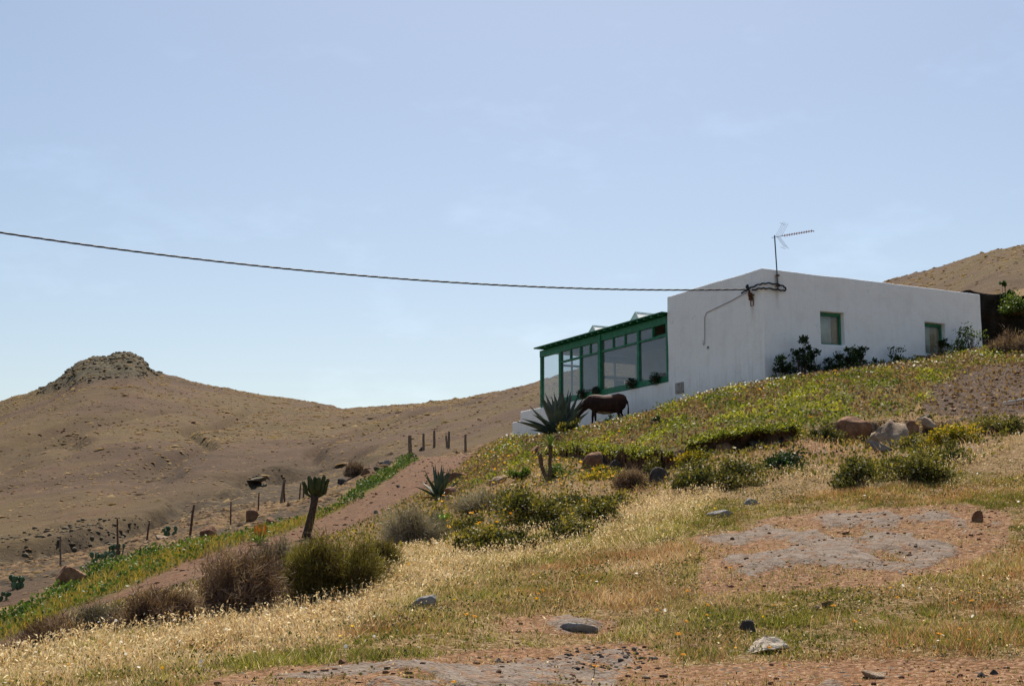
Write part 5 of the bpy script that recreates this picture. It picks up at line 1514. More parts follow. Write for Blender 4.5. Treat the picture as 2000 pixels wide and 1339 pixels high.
leaf_bush('leafy_shrub', 1868, 866, 116, 46, 'yellow flowering shrub right of the boulder row', M_YELLOWB, 4200, .045, 8, K=28)
leaf_bush('leafy_shrub', 1790, 875, 80, 34, 'small dark shrub under the blocky stones', M_EUPH, 2200, .045, 9, K=18)
leaf_bush('leafy_shrub', 1362, 905, 76, 34, 'yellow flowering shrub at the bank foot', M_YELLOWB, 2600, .045, 10, K=20)
leaf_bush('leafy_shrub', 1610, 862, 74, 36, 'reddish leafy shrub left of the rounded boulder', M_EUPH, 2600, .045, 11, K=20)
leaf_bush('leafy_shrub', 1960, 842, 110, 46, 'olive leafy shrub at the right picture edge', M_EUPH, 3000, .045, 12, K=24)
for (bx_, by_, bw_, bh_, lab_, mt_, sd_) in (
    (1005, 1000, 120, 50, 'low olive shrub left above the dark green leafy shrub', M_EUPH, 31),
    (1118, 992, 120, 46, 'low olive shrub right above the dark green leafy shrub', M_EUPH, 32),
    (1205, 992, 96, 40, 'small olive shrub below the dry bush at the bank', M_EUPH, 33),
    (905, 1040, 90, 40, 'small olive shrub beside the lime green rosette', M_EUPH, 34),
    (1012, 1066, 120, 44, 'spreading olive shrub at the brow of the pale grass', M_EUPH, 35),
    (1120, 1046, 110, 44, 'spreading olive shrub under the brownish leafy shrub', M_EUPH, 36),
    (1298, 918, 70, 34, 'green shrub against the foot of the high bank face', M_EUPH, 37),
    (1462, 930, 110, 44, 'olive shrub joining the wide and the compact shrubs', M_EUPH, 38),
    (1725, 925, 110, 44, 'olive shrub between the upright and the broad shrubs', M_EUPH, 39),
    (1848, 905, 110, 40, 'low olive shrub right of the broad leafy shrub', M_EUPH, 40),
    (1095, 930, 70, 28, 'low green plant at the foot of the forked yucca', M_FRESH, 41),
    (1175, 935, 90, 28, 'low yellow green plant below the leaning stone', M_YELLOWB, 42)):
    leaf_bush('leafy_shrub', bx_, by_, bw_, bh_, lab_, mt_, int(bw_ * 26), .045, sd_, K=34, shape=1.1)
leaf_bush('leafy_shrub', 1190, 830, 40, 26, 'small green bush by the donkey hind legs', M_DARKLEAF, 800, .05, 13, dm=30, K=10)
leaf_bush('leafy_shrub', 1285, 830, 40, 22, 'small green bush on the slope below the stone block', M_DARKLEAF, 700, .05, 14, dm=30, K=10)
leaf_bush('leafy_shrub', 1110, 840, 46, 44, 'yellow green bush in front of the big agave', M_EUPH, 900, .08, 15, q=Vector(pt(1112, 848, 45.2)), K=12)
leaf_bush('leafy_shrub', 1018, 935, 46, 28, 'small grassy green bush on the bank left of the yucca', M_FRESH, 1200, .06, 16, dm=20, K=10)

# ================================================================= uncountable ground cover
def sample(n, d0, d1, pw=1.0, amax=0.455, seed=0):
    """points spread evenly over the ground wedge between two depths"""
    g = np.random.default_rng(seed)
    u = g.uniform(0, 1, n)
    D = np.sqrt(d0 ** 2 + u * (d1 ** 2 - d0 ** 2))
    a = g.uniform(-amax, amax, n)
    x = a * D
    z = H(x, D)
    px, py = proj(x, D, z)
    return g, x, D, z, px, py

def mask_at(M, x, y): return bil(M, x / y, y)

def blades(name, x, y, z, h, w, lean, tint, mat, g, label=None, cat=None, seg2=True):
    n = len(x)
    P = np.stack([x, y, z - .01], 1)
    th = g.uniform(0, 2 * np.pi, n)
    sx = np.stack([np.cos(th), np.sin(th), np.zeros(n)], 1) * w[:, None] / 2
    ld = g.uniform(0, 2 * np.pi, n)
    lv_ = np.stack([np.cos(ld), np.sin(ld), np.zeros(n)], 1) * (lean * h)[:, None]
    up = np.zeros((n, 3)); up[:, 2] = h
    mid = P + up * .55 + lv_ * .3
    tip = P + up * (1 - .25 * lean ** 2)[:, None] + lv_
    V_ = np.stack([P - sx, P + sx, mid + sx * .75, mid - sx * .75, tip], 1).reshape(-1, 3)
    b = (np.arange(n) * 5)[:, None]
    Fq_ = np.concatenate([b, b + 1, b + 2, b + 3], 1); Ft_ = np.concatenate([b + 3, b + 2, b + 4], 1)
    o = mesh_np(name, V_, [Fq_, Ft_], mat, attrs={'tint': np.repeat(tint, 5)})
    tag(o, label, cat, kind='stuff')
    return o, tip

M_RUSTG = mat_leaf('rusty_grass', [(0.0, lin(100, 70, 46)), (0.35, lin(148, 104, 68)), (0.7, lin(182, 136, 94)), (1.0, lin(210, 174, 134))], 0.40, 0.8, .05, (1.1, 1.0, .8))
M_DRY = mat_leaf('dry_grass', [(0.0, lin(112, 90, 64)), (0.3, lin(160, 134, 98)), (0.6, lin(194, 172, 136)), (0.85, lin(218, 202, 172)), (1.0, lin(234, 224, 202))], 0.36, 0.8, .1, (1.1, 1.0, .75))
M_GRS = mat_leaf('green_grass', [(0.0, lin(66, 72, 34)), (0.4, lin(102, 106, 50)), (0.7, lin(138, 134, 70)), (1.0, lin(174, 162, 96))], 0.35, 0.7, .1)
M_YGRS = mat_leaf('yellowing_grass', [(0.0, lin(92, 94, 40)), (0.35, lin(136, 122, 54)), (0.7, lin(164, 136, 70)), (1.0, lin(188, 160, 100))], 0.30, 0.7, .1)
M_CREAM = mat_leaf('seed_heads', [(0.0, lin(176, 146, 100)), (0.5, lin(222, 204, 166)), (1.0, lin(244, 236, 214))], 0.45, 0.8, .1, (1.05, 1.0, .85))
M_COVER = mat_leaf('ground_cover', [(0.0, lin(54, 66, 34)), (0.3, lin(88, 96, 42)), (0.6, lin(132, 134, 50)), (0.85, lin(170, 164, 60)), (1.0, lin(186, 172, 84))], 0.30, 0.6, .15)
M_LUSH = mat_leaf('lush_cover', [(0.0, lin(42, 58, 28)), (0.4, lin(68, 88, 40)), (0.75, lin(98, 118, 54)), (1.0, lin(136, 144, 76))], 0.25, 0.55, .15)
M_PETAL = mat_leaf('white_petals', [(0.0, lin(226, 220, 204)), (1.0, lin(246, 244, 238))], 0.3, 0.8, .1, (1, 1, .95))
M_YEL = mat_leaf('yellow_petals', [(0.0, lin(226, 150, 24)), (0.5, lin(236, 180, 30)), (1.0, lin(244, 210, 60))], 0.3, 0.7, .1, (1, .95, .6))
M_MAUVE = mat_leaf('dry_mat_plants', [(0.0, lin(92, 70, 58)), (0.5, lin(132, 104, 84)), (1.0, lin(168, 142, 114))], 0.25, 0.8, .1)

L1 = [(-300,1400),(0,1300),(200,1218),(400,1168),(550,1168),(660,1150),(780,1085),(1000,1045),(1240,990),(1330,962),(1560,930),(1700,950),(1860,925),(2000,860),(2300,800)]
def pale_band(px, py):                   # cream coloured grass along the brow of the foreground
    top = interp(px, L1)
    wdt = interp(px, [(-300,120),(0,110),(400,130),(700,120),(1000,70),(1200,80),(1340,90),(1420,10),(2300,0)])
    return (1 - smooth(wdt * .6, wdt * 1.1, py - top)) * smooth(-20, 5, py - top) * (wdt > 0)

# --- near grass -----------------------------------------------------------
def tri_blades(name, x, y, z, h, w, lean, tint, mat, g, label, cat):
    n = len(x)
    P = np.stack([x, y, z - .006], 1)
    th = g.uniform(0, 2 * np.pi, n); ld = g.uniform(0, 2 * np.pi, n)
    sx = np.stack([np.cos(th), np.sin(th), np.zeros(n)], 1) * w[:, None] / 2
    tip = P + np.stack([np.cos(ld) * lean * h, np.sin(ld) * lean * h, h], 1)
    V_ = np.stack([P - sx, P + sx, tip], 1).reshape(-1, 3)
    tag(mesh_np(name, V_, np.arange(3 * n).reshape(n, 3), mat, attrs={'tint': np.repeat(tint, 3)}), label, cat, kind='stuff')
g, x, y, z, px, py = sample(1350000, 8.2, 21, seed=21)
bare_w = smooth(.2, .85, mask_at(barem, x, y))
cov = (1 - mask_at(slabm, x, y) * 1.1) * (1 - .80 * bare_w)
pat = fbm(x / .8, y / .8, 4, 90); pat2 = fbm(x / .16, y / .18, 3, 92); pat3 = fbm(x / .38, y / .42, 3, 94)
inside = py > interp(px, L1) - 6
keep = inside & (g.uniform(0, 1, len(x)) < np.clip(cov, 0, 1) * np.clip(.66 + .5 * pat + .9 * pat2, .05, 1))
x, y, z, px, py, pat, pat2, pat3, bare_w = (q_[keep] for q_ in (x, y, z, px, py, pat, pat2, pat3, bare_w))
n = len(x)
pb = pale_band(px, py) * np.clip(.75 + .9 * pat3 + .5 * pat, .05, 1)
gr_ = fbm(x / 1.3 + 9, y / 1.5, 4, 95) + .5 * pat3
sp = g.uniform(0, 1, n)
isg = sp < np.clip(.46 + .9 * gr_ - .28 * pb, .10, .88)
rust = (~isg) & (g.uniform(0, 1, n) < np.clip(.26 + .8 * fbm(x / .9 + 4, y / 1.0, 4, 96) + .22 * smooth(1450, 1900, px) - .5 * pb, .05, .9))
h = (.016 + .055 * g.uniform(0, 1, n) ** 2 + .03 * pb * g.uniform(0, 1, n)) * np.clip(1 + .9 * pat + .6 * pat2, .4, 2.0) * (1 - .35 * bare_w)
w = .0042 + .0045 * g.uniform(0, 1, n)
tn = np.clip(.50 + .35 * fbm(x / .5, y / .6 + 30, 4, 97) + .22 * g.normal(size=n) + .25 * pb, 0, 1)
ln_ = g.uniform(.2, 1.1, n)
s_ = (~isg) & (~rust)
tri_blades('dry_grass', x[s_], y[s_], z[s_], h[s_], w[s_], ln_[s_], tn[s_], M_DRY, g, 'pale tan dry grass covering the foreground slope', 'grass')
tri_blades('rusty_grass', x[rust], y[rust], z[rust], h[rust], w[rust], ln_[rust], tn[rust], M_RUSTG, g, 'rusty orange dry grass patches in the foreground', 'grass')
tri_blades('green_grass', x[isg], y[isg], z[isg], h[isg] * .9, w[isg] * 1.2, ln_[isg], tn[isg], M_GRS, g, 'green grass mixed into the foreground slope', 'grass')
def leafmat0(name, x, y, z, g, size, hmax, mat, tint, label, cat, flat=.6):
    n = len(x)
    P = np.stack([x, y, z + g.uniform(0, 1, n) ** 1.4 * hmax], 1)
    A = rdir(n, g, flat); sz = size * g.uniform(.5, 1.6, n)
    A = A * sz[:, None]
    V_, F_ = qleaf(P, A, side(A, g) * sz[:, None] * .36)
    tag(mesh_np(name, V_, F_, mat, attrs={'tint': np.repeat(np.clip(tint, 0, 1), 4)}), label, cat, kind='stuff')
g, x, y, z, px, py = sample(260000, 8.2, 22, seed=23)
hp_ = fbm(x / .45, y / .5, 3, 98); hq_ = fbm(x / 1.7, y / 1.9, 3, 99)
k = (py > interp(px, L1) - 6) & (g.uniform(0, 1, len(x)) < np.clip(.30 + .9 * hp_ + .5 * hq_, .02, 1) * np.clip(1 - mask_at(slabm, x, y), 0, 1) * (1 - .85 * mask_at(barem, x, y)))
leafmat0('foreground_herbs', x[k], y[k], z[k], g, .020, .07, M_EUPH, .5 + .35 * hq_[k] + .2 * g.normal(size=k.sum()), 'small olive herbs among the foreground grass', 'ground cover')
k = (py > interp(px, L1) - 6) & (g.uniform(0, 1, len(x)) < np.clip(.02 + .4 * pale_band(px, py) + .25 * (hp_ > .25), 0, 1) * .6 * (1 - .6 * mask_at(barem, x, y)))
leafmat0('grass_chaff', x[k], y[k], z[k], g, .015, .08, M_CREAM, .15 + .3 * g.normal(size=k.sum()), 'pale dry bracts and chaff among the foreground grass', 'grass')
# --- seed heads -----------------------------------------------------------
def seed_heads(name, n0, d0, d1, seed, size, prob, label, cat):
    g, x, y, z, px, py = sample(n0, d0, d1, seed=seed)
    k = g.uniform(0, 1, n0) < prob(px, py, x, y)
    x, y, z = x[k], y[k], z[k]; n = len(x)
    hh = g.uniform(.05, .17, n)
    off = g.normal(size=(n, 2)) * .05
    T = np.stack([x + off[:, 0], y + off[:, 1], z + hh], 1)
    Vs, Fs, _ = strands(np.stack([x, y, z], 1), T, g, .0016, .0012, .004, 2)
    A = rdir(n, g, .6) * (size * g.uniform(.7, 1.5, n))[:, None]
    V1_, F1_ = qleaf(T, A, side(A, g) * size * .22)
    V2_, F2_ = qleaf(T, A, side(A, g) * size * .22)
    V_ = np.concatenate([V1_, V2_, Vs]); F_ = np.concatenate([F1_, F2_ + len(V1_), Fs + 2 * len(V1_)])
    t_ = np.clip(g.normal(.5, .25, n), 0, 1)
    tt = np.concatenate([np.repeat(t_, 4), np.repeat(t_, 4), np.repeat(t_ * .5, 6)])
    tag(mesh_np(name, V_, F_, M_CREAM, attrs={'tint': tt}), label, cat, kind='stuff')
seed_heads('seeding_grass', 90000, 9, 24, 31, .032, lambda px, py, x, y: np.clip(pale_band(px, py) * (.62 + .5 * fbm(x / .7, y / .7, 3, 33)) + .012 * (py > interp(px, L1)), 0, 1) * (1 - mask_at(barem, x, y)), 'cream seed heads of dry grass along the brow', 'grass')

# --- middle slope and bank: dry and green cover ---------------------------
g, x, y, z, px, py = sample(560000, 15, 73, seed=41)
rd, rs = road_dist(x, y)
onroad = rd < 1.72 + .25 * fbm(x / .8, y / .8, 3, 43)
gm = mask_at(green, x, y); dk_ = mask_at(dark, x, y); ls = mask_at(lstrip, x, y)
above = py < interp(px, L1) + 4
inhouse = ((x - HC.x) * eR.x + (y - HC.y) * eR.y > -0.05) & ((x - HC.x) * eL.x + (y - HC.y) * eL.y > -0.05)
right_ = (rs <= 0) | (rd > 40)
grn = fbm(x / 1.6, y / 1.9, 4, 45); fine = fbm(x / .4, y / .5, 3, 46)
fd_ = mask_at(De - GY, x, y); fh_ = mask_at(He + 0 * GY, x, y)
base_ok = above & ~onroad & ~inhouse & (y < 73) & ~((fd_ > .02) & (fd_ < .5) & (fh_ > .18))
u = g.uniform(0, 1, len(x))
# yellow-green mat plants on the garden bank
top_band = py - interp(px, crest)
clmp = fbm(x / .55, y / .75, 3, 44) * 1.2 + .35 * grn + .12
k = base_ok & (u < gm * np.clip(smooth(-.12, .12, clmp) - .35 * (top_band < 38), .02, 1))
def leafmat(name, k, size, hmax, mat, tfun, label, cat, flat=.6):
    n = int(k.sum())
    hm__ = hmax[k] if hasattr(hmax, '__len__') else hmax
    P = np.stack([x[k], y[k], z[k] + g.uniform(0, 1, n) ** .8 * hm__], 1)
    A = rdir(n, g, flat); sz = size * g.uniform(.6, 1.5, n)
    A = A * sz[:, None]
    V_, F_ = qleaf(P, A, side(A, g) * sz[:, None] * .38)
    tag(mesh_np(name, V_, F_, mat, attrs={'tint': np.repeat(np.clip(tfun(n, x[k], y[k]), 0, 1), 4)}), label, cat, kind='stuff')
leafmat('mat_plants', k, .062, .06 + .26 * np.clip(clmp, 0, 1), M_COVER, lambda n, x, y: .48 + .55 * fbm(x / .8, y / .9, 4, 47) + .13 * g.normal(size=n), 'yellow green mat plants covering the garden bank', 'ground cover')
# brownish dry plants between them, denser under the crest
k = base_ok & (u > .5) & (g.uniform(0, 1, len(x)) < (gm * np.clip(.85 - 2.2 * clmp + .3 * (top_band < 40), 0, 1) + dk_ * .35))
leafmat('dry_mat_plants', k, .075, .16, M_MAUVE, lambda n, x, y: .5 + .25 * g.normal(size=n), 'brownish dry plants among the mat plants', 'ground cover')
# crest band: taller green herb stems and daisies
k = base_ok & (gm > .2) & (top_band < 40) & (u < .55)
n = int(k.sum())
_o, tips = blades('crest_herbs', x[k], y[k], z[k], g.uniform(.05, .22, n), g.uniform(.010, .018, n), g.uniform(.1, .6, n), np.clip(.40 + .3 * fbm(x[k], y[k], 3, 49) + .2 * g.normal(size=n), 0, 1), M_GRS, g, 'tall herb stems along the crest in front of the house', 'ground cover')
def flower_discs(name, C, r, mat, g, label, cat, cup=.2):
    n = len(C); m = 6
    nrm = rdir(n, g, 2.0)
    a = side(nrm, g); b = np.cross(nrm, a)
    ang = np.arange(m) * 2 * np.pi / m
    R = C[:, None] + (a[:, None] * np.cos(ang)[None, :, None] + b[:, None] * np.sin(ang)[None, :, None]) * r[:, None, None] + nrm[:, None] * (r * cup)[:, None, None]
    V_ = np.concatenate([C[:, None], R], 1).reshape(-1, 3)
    bb = (np.arange(n) * (m + 1))[:, None]
    F_ = np.concatenate([np.concatenate([bb, bb + 1 + i, bb + 1 + (i + 1) % m], 1) for i in range(m)])
    tag(mesh_np(name, V_, F_, mat, attrs={'tint': np.repeat(g.uniform(0, 1, n), m + 1)}), label, cat, kind='stuff')
pick = g.uniform(0, 1, n) < np.where(fbm(x[k] / 1.4, y[k] / 1.4, 3, 50) > -.15, .10, .02) * (1 - smooth(12, 34, top_band[k]))
flower_discs('white_daisies', tips[pick] + np.array([0, 0, .02]), g.uniform(.022, .036, pick.sum()), M_PETAL, g, 'white daisies flowering along the crest', 'flowers')
pick = g.uniform(0, 1, n) < .007
flower_discs('yellow_daisies', tips[pick] + np.array([0, 0, .01]), g.uniform(.02, .034, pick.sum()), M_YEL, g, 'yellow daisies among the crest herbs', 'flowers')
for LV in lips:      # plants growing over the turf lip
    P_ = LV[:, 0:4].reshape(-1, 3); P_ = np.repeat(P_, 9, 0) + g.normal(size=(len(P_) * 9, 3)) * np.array([.05, .06, .03])
    kk2 = fbm(P_[:, 0] / .5, P_[:, 1] / .5, 3, 66) > -.25
    P_ = P_[kk2]; A_ = rdir(len(P_), g, .4) * .06
    V_, F_ = qleaf(P_, A_, side(A_, g) * .02)
    tag(mesh_np('lip_plants', V_, F_, M_COVER, attrs={'tint': np.repeat(np.clip(.5 + .22 * g.normal(size=len(P_)), 0, 1), 4)}), 'yellow green mat plants hanging over the terrace lip', 'ground cover', kind='stuff')
# lush verge on the left of the track
vy = fbm(x / 2.2, y / 2.6, 3, 51)
farv = smooth(27, 33, y)
yel_ = np.clip(.30 + 1.2 * vy + .9 * (1 - smooth(38, 46, y)) * (1 - smooth(3.4, 4.3, rd)) - .35 * smooth(44, 52, y), 0, 1)
sw_ = mask_at(STRIPW, x, y)
k = base_ok & (rs > 0) & (rd < sw_) & (u < np.clip(.95 * (1 - .8 * yel_) + .7 * fine, .03, 1))
leafmat('verge_plants', k, .075, .05 + .28 * np.clip(fine + .35, 0, 1), M_LUSH, lambda n, x, y: .5 + .35 * fbm(x / .8, y / .8, 3, 52) + .15 * g.normal(size=n), 'lush green plants on the verge left of the track', 'ground cover')
k = base_ok & (rs > 0) & (rd < sw_ + .25) & (u > .35) & (g.uniform(0, 1, len(x)) < yel_)
n = int(k.sum())
blades('verge_grass', x[k], y[k], z[k], g.uniform(.10, .26, n), g.uniform(.012, .022, n), g.uniform(.2, .8, n), np.clip(.50 + .25 * g.normal(size=n) + .3 * fbm(x[k], y[k], 3, 53), 0, 1), M_YGRS, g, 'yellowing grass on the verge left of the track', 'grass')
# dry grass and herbs over the rest of the middle slope
rest = base_ok & right_ & (y < 60) & (gm < .5) & (dk_ < .5) & (mask_at(slabm, x, y) < .4)
tsel = g.uniform(0, 1, len(x))
k = rest & (u < np.clip(.55 + .5 * fine + .3 * grn, .1, .95)) & (tsel > np.clip(.5 + .7 * grn, .1, .9))
n = int(k.sum())
blades('slope_grass', x[k], y[k], z[k], g.uniform(.06, .22, n), g.uniform(.008, .016, n), g.uniform(.2, .8, n), np.clip(.30 + .3 * fbm(x[k] / 1.2, y[k] / 1.2, 4, 54) + .18 * g.normal(size=n), 0, 1), M_DRY, g, 'rusty dry grass on the middle slope', 'grass')
k = rest & (u < np.clip(.5 + .5 * fine, .1, .9)) & (tsel <= np.clip(.5 + .7 * grn, .1, .9))
leafmat('slope_herbs', k, .06, .14, M_EUPH, lambda n, x, y: .55 + .3 * fbm(x / .9, y / .9, 3, 55) + .16 * g.normal(size=n), 'small olive herbs on the middle slope', 'ground cover')
# orange and yellow blossoms around the small agave and over the bank
k = base_ok & (u < .004 * (1 + 2.5 * (fbm(x / 1.2, y / 1.2, 3, 57) > .25))) & (((gm > .3) & (g.uniform(0, 1, len(x)) < np.where(px > 1180, .15, 1.0))) | (right_ & (px > 850) & (px < 1250) & (py < 1060) & (y < 50)))
flower_discs('orange_blossoms', np.stack([x[k], y[k], z[k] + g.uniform(.05, .2, k.sum())], 1), g.uniform(.025, .045, k.sum()), M_YEL, g, 'orange and yellow blossoms scattered over the bank', 'flowers')
# foreground white daisies near the lower left brow and scattered flowers
g2, x2, y2, z2, px2, py2 = sample(9000, 8.3, 22, seed=61)
c_ = fbm(x2 / .7, y2 / .7, 3, 62)
pr = np.where((px2 < 760) & (py2 > interp(px2, L1) - 5), .16, .018) * (c_ > -.05) + .05 * (px2 > 1850) * (py2 < 1000)
k2 = (g2.uniform(0, 1, len(x2)) < pr) & (mask_at(barem, x2, y2) < .5) & (py2 > interp(px2, L1) - 10)
flower_discs('small_white_flowers', np.stack([x2[k2], y2[k2], z2[k2] + g2.uniform(.06, .18, k2.sum())], 1), g2.uniform(.010, .018, k2.sum()), M_PETAL, g2, 'small white flowers scattered in the foreground grass', 'flowers')
k2 = (g2.uniform(0, 1, len(x2)) < .03) & (mask_at(barem, x2, y2) < .5) & (py2 > interp(px2, L1))
flower_discs('small_yellow_flowers', np.stack([x2[k2], y2[k2], z2[k2] + g2.uniform(.05, .15, k2.sum())], 1), g2.uniform(.008, .014, k2.sum()), M_YEL, g2, 'small yellow flowers scattered in the foreground grass', 'flowers')

# --- gravel on bare soil, slab edges and track -----------------------------
def stones(name, x, y, z, r, mat, g, label):
    n = len(x)
    V0 = ICO1_V[None] * (1 + .28 * g.normal(size=(n, len(ICO1_V), 1)).clip(-1.2, 1.2))
    sc = r[:, None] * np.stack([g.uniform(.8, 1.4, n), g.uniform(.7, 1.2, n), g.uniform(.4, .8, n)], 1)
    V_ = V0 * sc[:, None] + np.stack([x, y, z + r * .15], 1)[:, None]
    F_ = (np.arange(n)[:, None, None] * len(ICO1_V) + ICO1_F[None]).reshape(-1, 3)
    tag(mesh_np(name, V_.reshape(-1, 3), F_, mat), label, 'gravel', kind='stuff')
g, x, y, z, px, py = sample(40000, 8.2, 24, seed=71)
bm_ = mask_at(barem, x, y)
k = (g.uniform(0, 1, len(x)) < bm_ * .45 * (.4 + .9 * (fbm(x / .5, y / .5, 3, 72) > 0)) + .006)
stones('gravel', x[k], y[k], z[k], .005 + .024 * g.uniform(0, 1, k.sum()) ** 6, R_BROWN, g, 'brown gravel on the bare red soil')
k = inpoly(px, py, [(1090,1268),(1150,1258),(1260,1268),(1290,1290),(1230,1312),(1120,1306)]) & (g.uniform(0, 1, len(x)) < .9)
stones('dark_gravel', x[k], y[k], z[k], .008 + .02 * g.uniform(0, 1, k.sum()) ** 3, R_DARK, g, 'dark gravel patch on the bottom rock slab')
g, x, y, z, px, py = sample(60000, 20, 72, seed=73)
rd, rs = road_dist(x, y); dk_ = mask_at(dark, x, y)
k = g.uniform(0, 1, len(x)) < (.10 * (rd < 2.0) + .30 * dk_)
stones('track_gravel', x[k], y[k], z[k], .02 + .05 * g.uniform(0, 1, k.sum()) ** 3, R_BROWN, g, 'loose stones on the dirt track and dark soil')

# --- the far hillside: low scrub, pale stones, crag blocks -----------------
M_SCRUB = mat_leaf('hill_scrub', [(0.0, lin(62, 50, 38)), (0.25, lin(104, 84, 64)), (0.7, lin(124, 102, 76)), (1.0, lin(140, 120, 84))], .3, .9, .05)
def clumps(name, x, y, z, r, tint, mat, g, label, cat, sq=.6):
    n = len(x)
    PV = np.array([(1, 0, -.2), (.1, 1, -.2), (-1, .1, -.2), (0, -1, -.2), (0, 0, 1.0)]); PF = np.array([(0, 1, 4), (1, 2, 4), (2, 3, 4), (3, 0, 4)])
    V0 = PV[None] + .3 * g.normal(size=(n, 5, 3)).clip(-1.5, 1.5)
    sc = r[:, None] * np.stack([g.uniform(.8, 1.5, n), g.uniform(.8, 1.3, n), sq * g.uniform(.6, 1.2, n)], 1)
    V_ = V0 * sc[:, None] + np.stack([x, y, z + r * .12], 1)[:, None]
    F_ = (np.arange(n)[:, None, None] * 5 + PF[None]).reshape(-1, 3)
    tag(mesh_np(name, V_.reshape(-1, 3), F_, mat, attrs={'tint': np.repeat(tint, 5)}), label, cat, kind='stuff')
g, x, y, z, px, py = sample(120000, 56, 480, amax=.42, seed=81)
hm_ = mask_at(hillmask, x, y)
pt_ = fbm(x / 14, y / 22, 4, 82); p2 = fbm(x / 3, y / 3, 3, 83)
k = (hm_ > .5) & (g.uniform(0, 1, len(x)) < np.clip(.22 + .6 * pt_ + .5 * p2, .04, 1))
r_ = (.10 + .20 * g.uniform(0, 1, len(x)) ** 2 + .35 * (g.uniform(0, 1, len(x)) > .985)) * np.clip(y / 150, .7, 1.8)
clumps('hill_scrub', x[k], y[k], z[k], r_[k], np.clip(.6 + .3 * pt_[k] + .16 * g.normal(size=k.sum()) - .6 * (g.uniform(0, 1, k.sum()) > .93), 0, 1), M_SCRUB, g, 'low brown scrub dotted over the far hillside', 'scrub', .36)
k = (hm_ > .5) & (g.uniform(0, 1, len(x)) < .012 + .05 * (fbm(x / 10 + 3, y / 14, 3, 84) > .35))
stones('hill_stones', x[k], y[k], z[k], r_[k] * .6, R_BROWN, g, 'pale stones scattered on the far hillside')
g, x, y, z, px, py = sample(70000, 34, 120, amax=.42, seed=85)
hm_ = mask_at(hillmask, x, y)
k = (hm_ > .3) & (g.uniform(0, 1, len(x)) < np.clip(.5 + .8 * fbm(x / 6, y / 8, 3, 86), .05, 1)) & (px < 1100)
r_ = (.05 + .22 * g.uniform(0, 1, len(x)) ** 3) * np.clip(y / 65, .55, 1.2)
clumps('valley_scrub', x[k], y[k], z[k], r_[k], np.clip(.4 + .25 * g.normal(size=k.sum()), 0, 1), M_SCRUB, g, 'low scrub and tussocks in the valley beyond the fence', 'scrub', .45)
g, x, y, z, px, py = sample(60000, 90, 470, amax=.42, seed=87)
R_CRAG = rock_material('crag_stone', [(0.3, lin(70, 63, 52)), (0.5, lin(96, 86, 70)), (0.7, lin(120, 108, 88))], lin(122, 110, 90))
k = (mask_at(crag, x, y) > .3) & (g.uniform(0, 1, len(x)) < .8 * np.clip(.35 + .9 * fbm(x / 9, y / 9, 3, 91) + .4 * smooth(-12, 20, np.interp(x / y, sk_a, sk[:, 1]) + 30 - py), .05, 1))
stones('crag_blocks', x[k], y[k], z[k], (.2 + .6 * g.uniform(0, 1, k.sum()) ** 3), R_CRAG, g, 'dark broken blocks of the rocky hilltop')
glr = interp(px, [(-300,1130),(0,1085),(250,1030),(420,962),(500,935),(620,912),(800,880)])
g, x, y, z, px, py = sample(60000, 52, 135, amax=.42, seed=88)
glr = interp(px, [(-300,1130),(0,1085),(250,1030),(420,962),(500,935),(620,912),(800,880)])
k = (np.abs(py - glr) < 30 * (1 + fbm(x / 9, y / 9, 3, 88))) & (px < 780) & (g.uniform(0, 1, len(x)) < .16 * (1 + 2 * fbm(x / 9, y / 9, 3, 89))) & (mask_at(hillmask, x, y) > .5)
stones('gully_rocks', x[k], y[k], z[k], .06 + .28 * g.uniform(0, 1, k.sum()) ** 4, R_CRAG, g, 'dark rocks along the gully below the hill')

# --- dark outcrop with a hollow beside the gully
def crop_rock(px, py, D, w, h, dep, seed, label, tilt=0.0, mat=None, up_=.05):
    g = np.random.default_rng(seed)
    V_ = rock_verts(ICO_V, g, 16, .3); V_ /= np.abs(V_).max(0); w = w * .8; h = h * .7; V_ = V_ * np.array([w, dep, h])
    o = mesh_np('outcrop_rock', V_, ICO_F, mat or R_CRAG)
    q = pt(px, py, D); q.z = float(H(q.x, q.y)) + h * up_; o.location = q; o.rotation_euler = (0, tilt, g.uniform(-.3, .3))
    tag(o, label, 'rock', 'outcrop by the gully')
q = gp(497, 952, 62); Dq = q.y
kx = Dq / FPX
crop_rock(498, 932, Dq + 2.0, 30 * kx, 9 * kx, 1.6, 11, 'dark ledge forming the roof of the hollow beyond the fence', -.12, None, .3)
crop_rock(520, 944, Dq + 1.2, 12 * kx, 12 * kx, 1.4, 3, 'grey rock at the right side of the hollow', -.3)
crop_rock(497, 948, Dq + 2.6, 16 * kx, 14 * kx, .8, 4, 'rock face at the back of the hollow, blackened for its shade', 0, rock_material('hollow_shade_rock', [(0.3, lin(20, 18, 16)), (0.7, lin(38, 34, 30))], lin(40, 36, 32)))  # near-black colour paints the shade inside the hollow

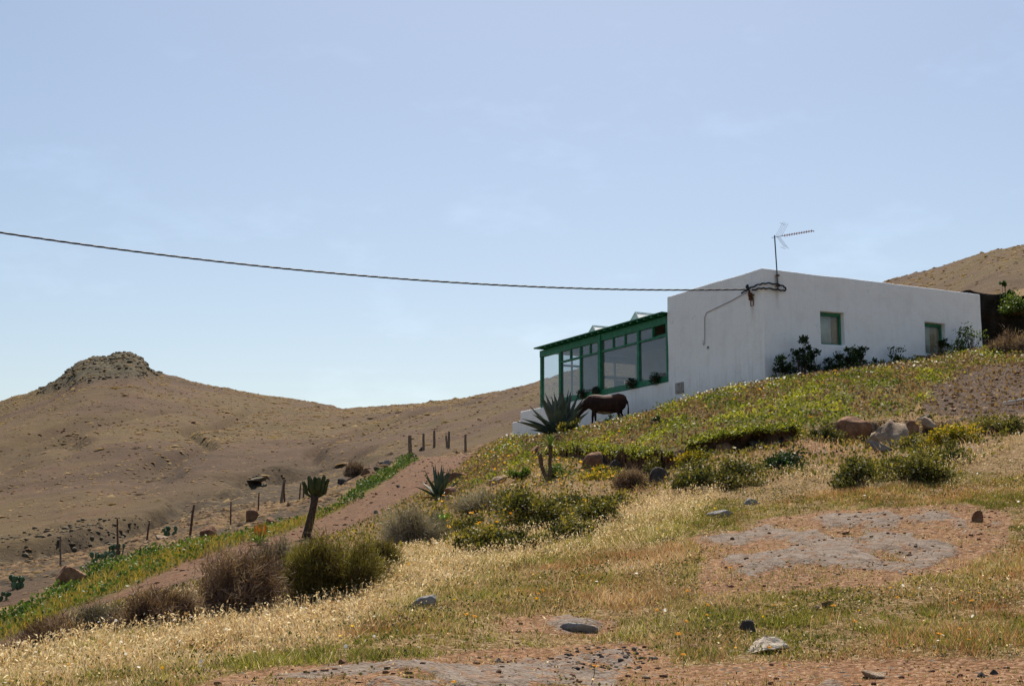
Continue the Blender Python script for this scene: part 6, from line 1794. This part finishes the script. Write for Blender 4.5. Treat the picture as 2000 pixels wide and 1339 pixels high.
# --- foreground yellow flowers, each on its own stem -----------------------
proto = None
FLW = [(920,1208),(888,1335),(1155,1312),(1282,1188),(1334,1210),(1377,1175),(1378,1196),(1330,1243),(1334,1282),(1632,1188),(1663,1213),(1856,1178),(1752,1165),(1908,1152),(1876,1226),(1886,1248),(1830,1246),(1776,1112),(1428,1108),(1502,1262),(1056,1146),(1048,1155),(1010,1145),(1905,1178),(915,1202),(1512,1182),(1346,1150)]
gf = np.random.default_rng(4)
def petals_mesh(m, r0, r1, zc):
    vs = []; fs = []
    for i in range(m):
        a = 2 * math.pi * i / m; w_ = math.pi / m * .8
        b = len(vs)
        vs += [(r0 * math.cos(a), r0 * math.sin(a), zc), (r1 * .7 * math.cos(a - w_), r1 * .7 * math.sin(a - w_), zc + .004), (r1 * math.cos(a), r1 * math.sin(a), zc + .002), (r1 * .7 * math.cos(a + w_), r1 * .7 * math.sin(a + w_), zc + .004)]
        fs.append((b, b + 1, b + 2, b + 3))
    return vs, fs
M_YELP = mat_noise('daisy_yellow', [(0.3, lin(232, 168, 20)), (0.7, lin(246, 206, 40))], 30, .7)
M_STEM = mat_noise('green_stem', [(0.3, lin(72, 92, 36)), (0.7, lin(104, 122, 52))], 20, .7)
M_DISC = mat_noise('daisy_centre', [(0.3, lin(196, 110, 16)), (0.7, lin(224, 142, 24))], 60, .8)
for i, (fx, fy) in enumerate(FLW):
    hgt = .10
    q = gp(fx, fy + 2730 * hgt / 11.0, 6.5)
    if proto is None:
        proto = empty('yellow_daisy', (0, 0, 0))
        MB().tube([(0, 0, 0), (.006, 0, hgt * .6), (0, 0, hgt)], .0022, 5).build('stem', M_STEM, proto)
        vs, fs = petals_mesh(12, .005, .022, hgt)
        MB().add(vs, fs).build('petals', M_YELP, proto)
        MB().tube([(0, 0, hgt - .004), (0, 0, hgt + .003), (0, 0, hgt + .006)], [.006, .008, .004], 8).build('centre', M_DISC, proto)
        r = proto
    else:
        r = proto.copy(); COL.objects.link(r)
        for chd in proto.children:
            c2 = chd.copy(); COL.objects.link(c2); c2.parent = r
    r.location = q; s = gf.uniform(.85, 1.35); r.scale = (s, s, s)
    r.rotation_euler = (gf.uniform(0, .5), gf.uniform(-.25, .25), 0)
    tag(r, 'yellow daisy on a thin stem in the foreground grass', 'flower', 'yellow daisies in the foreground grass')
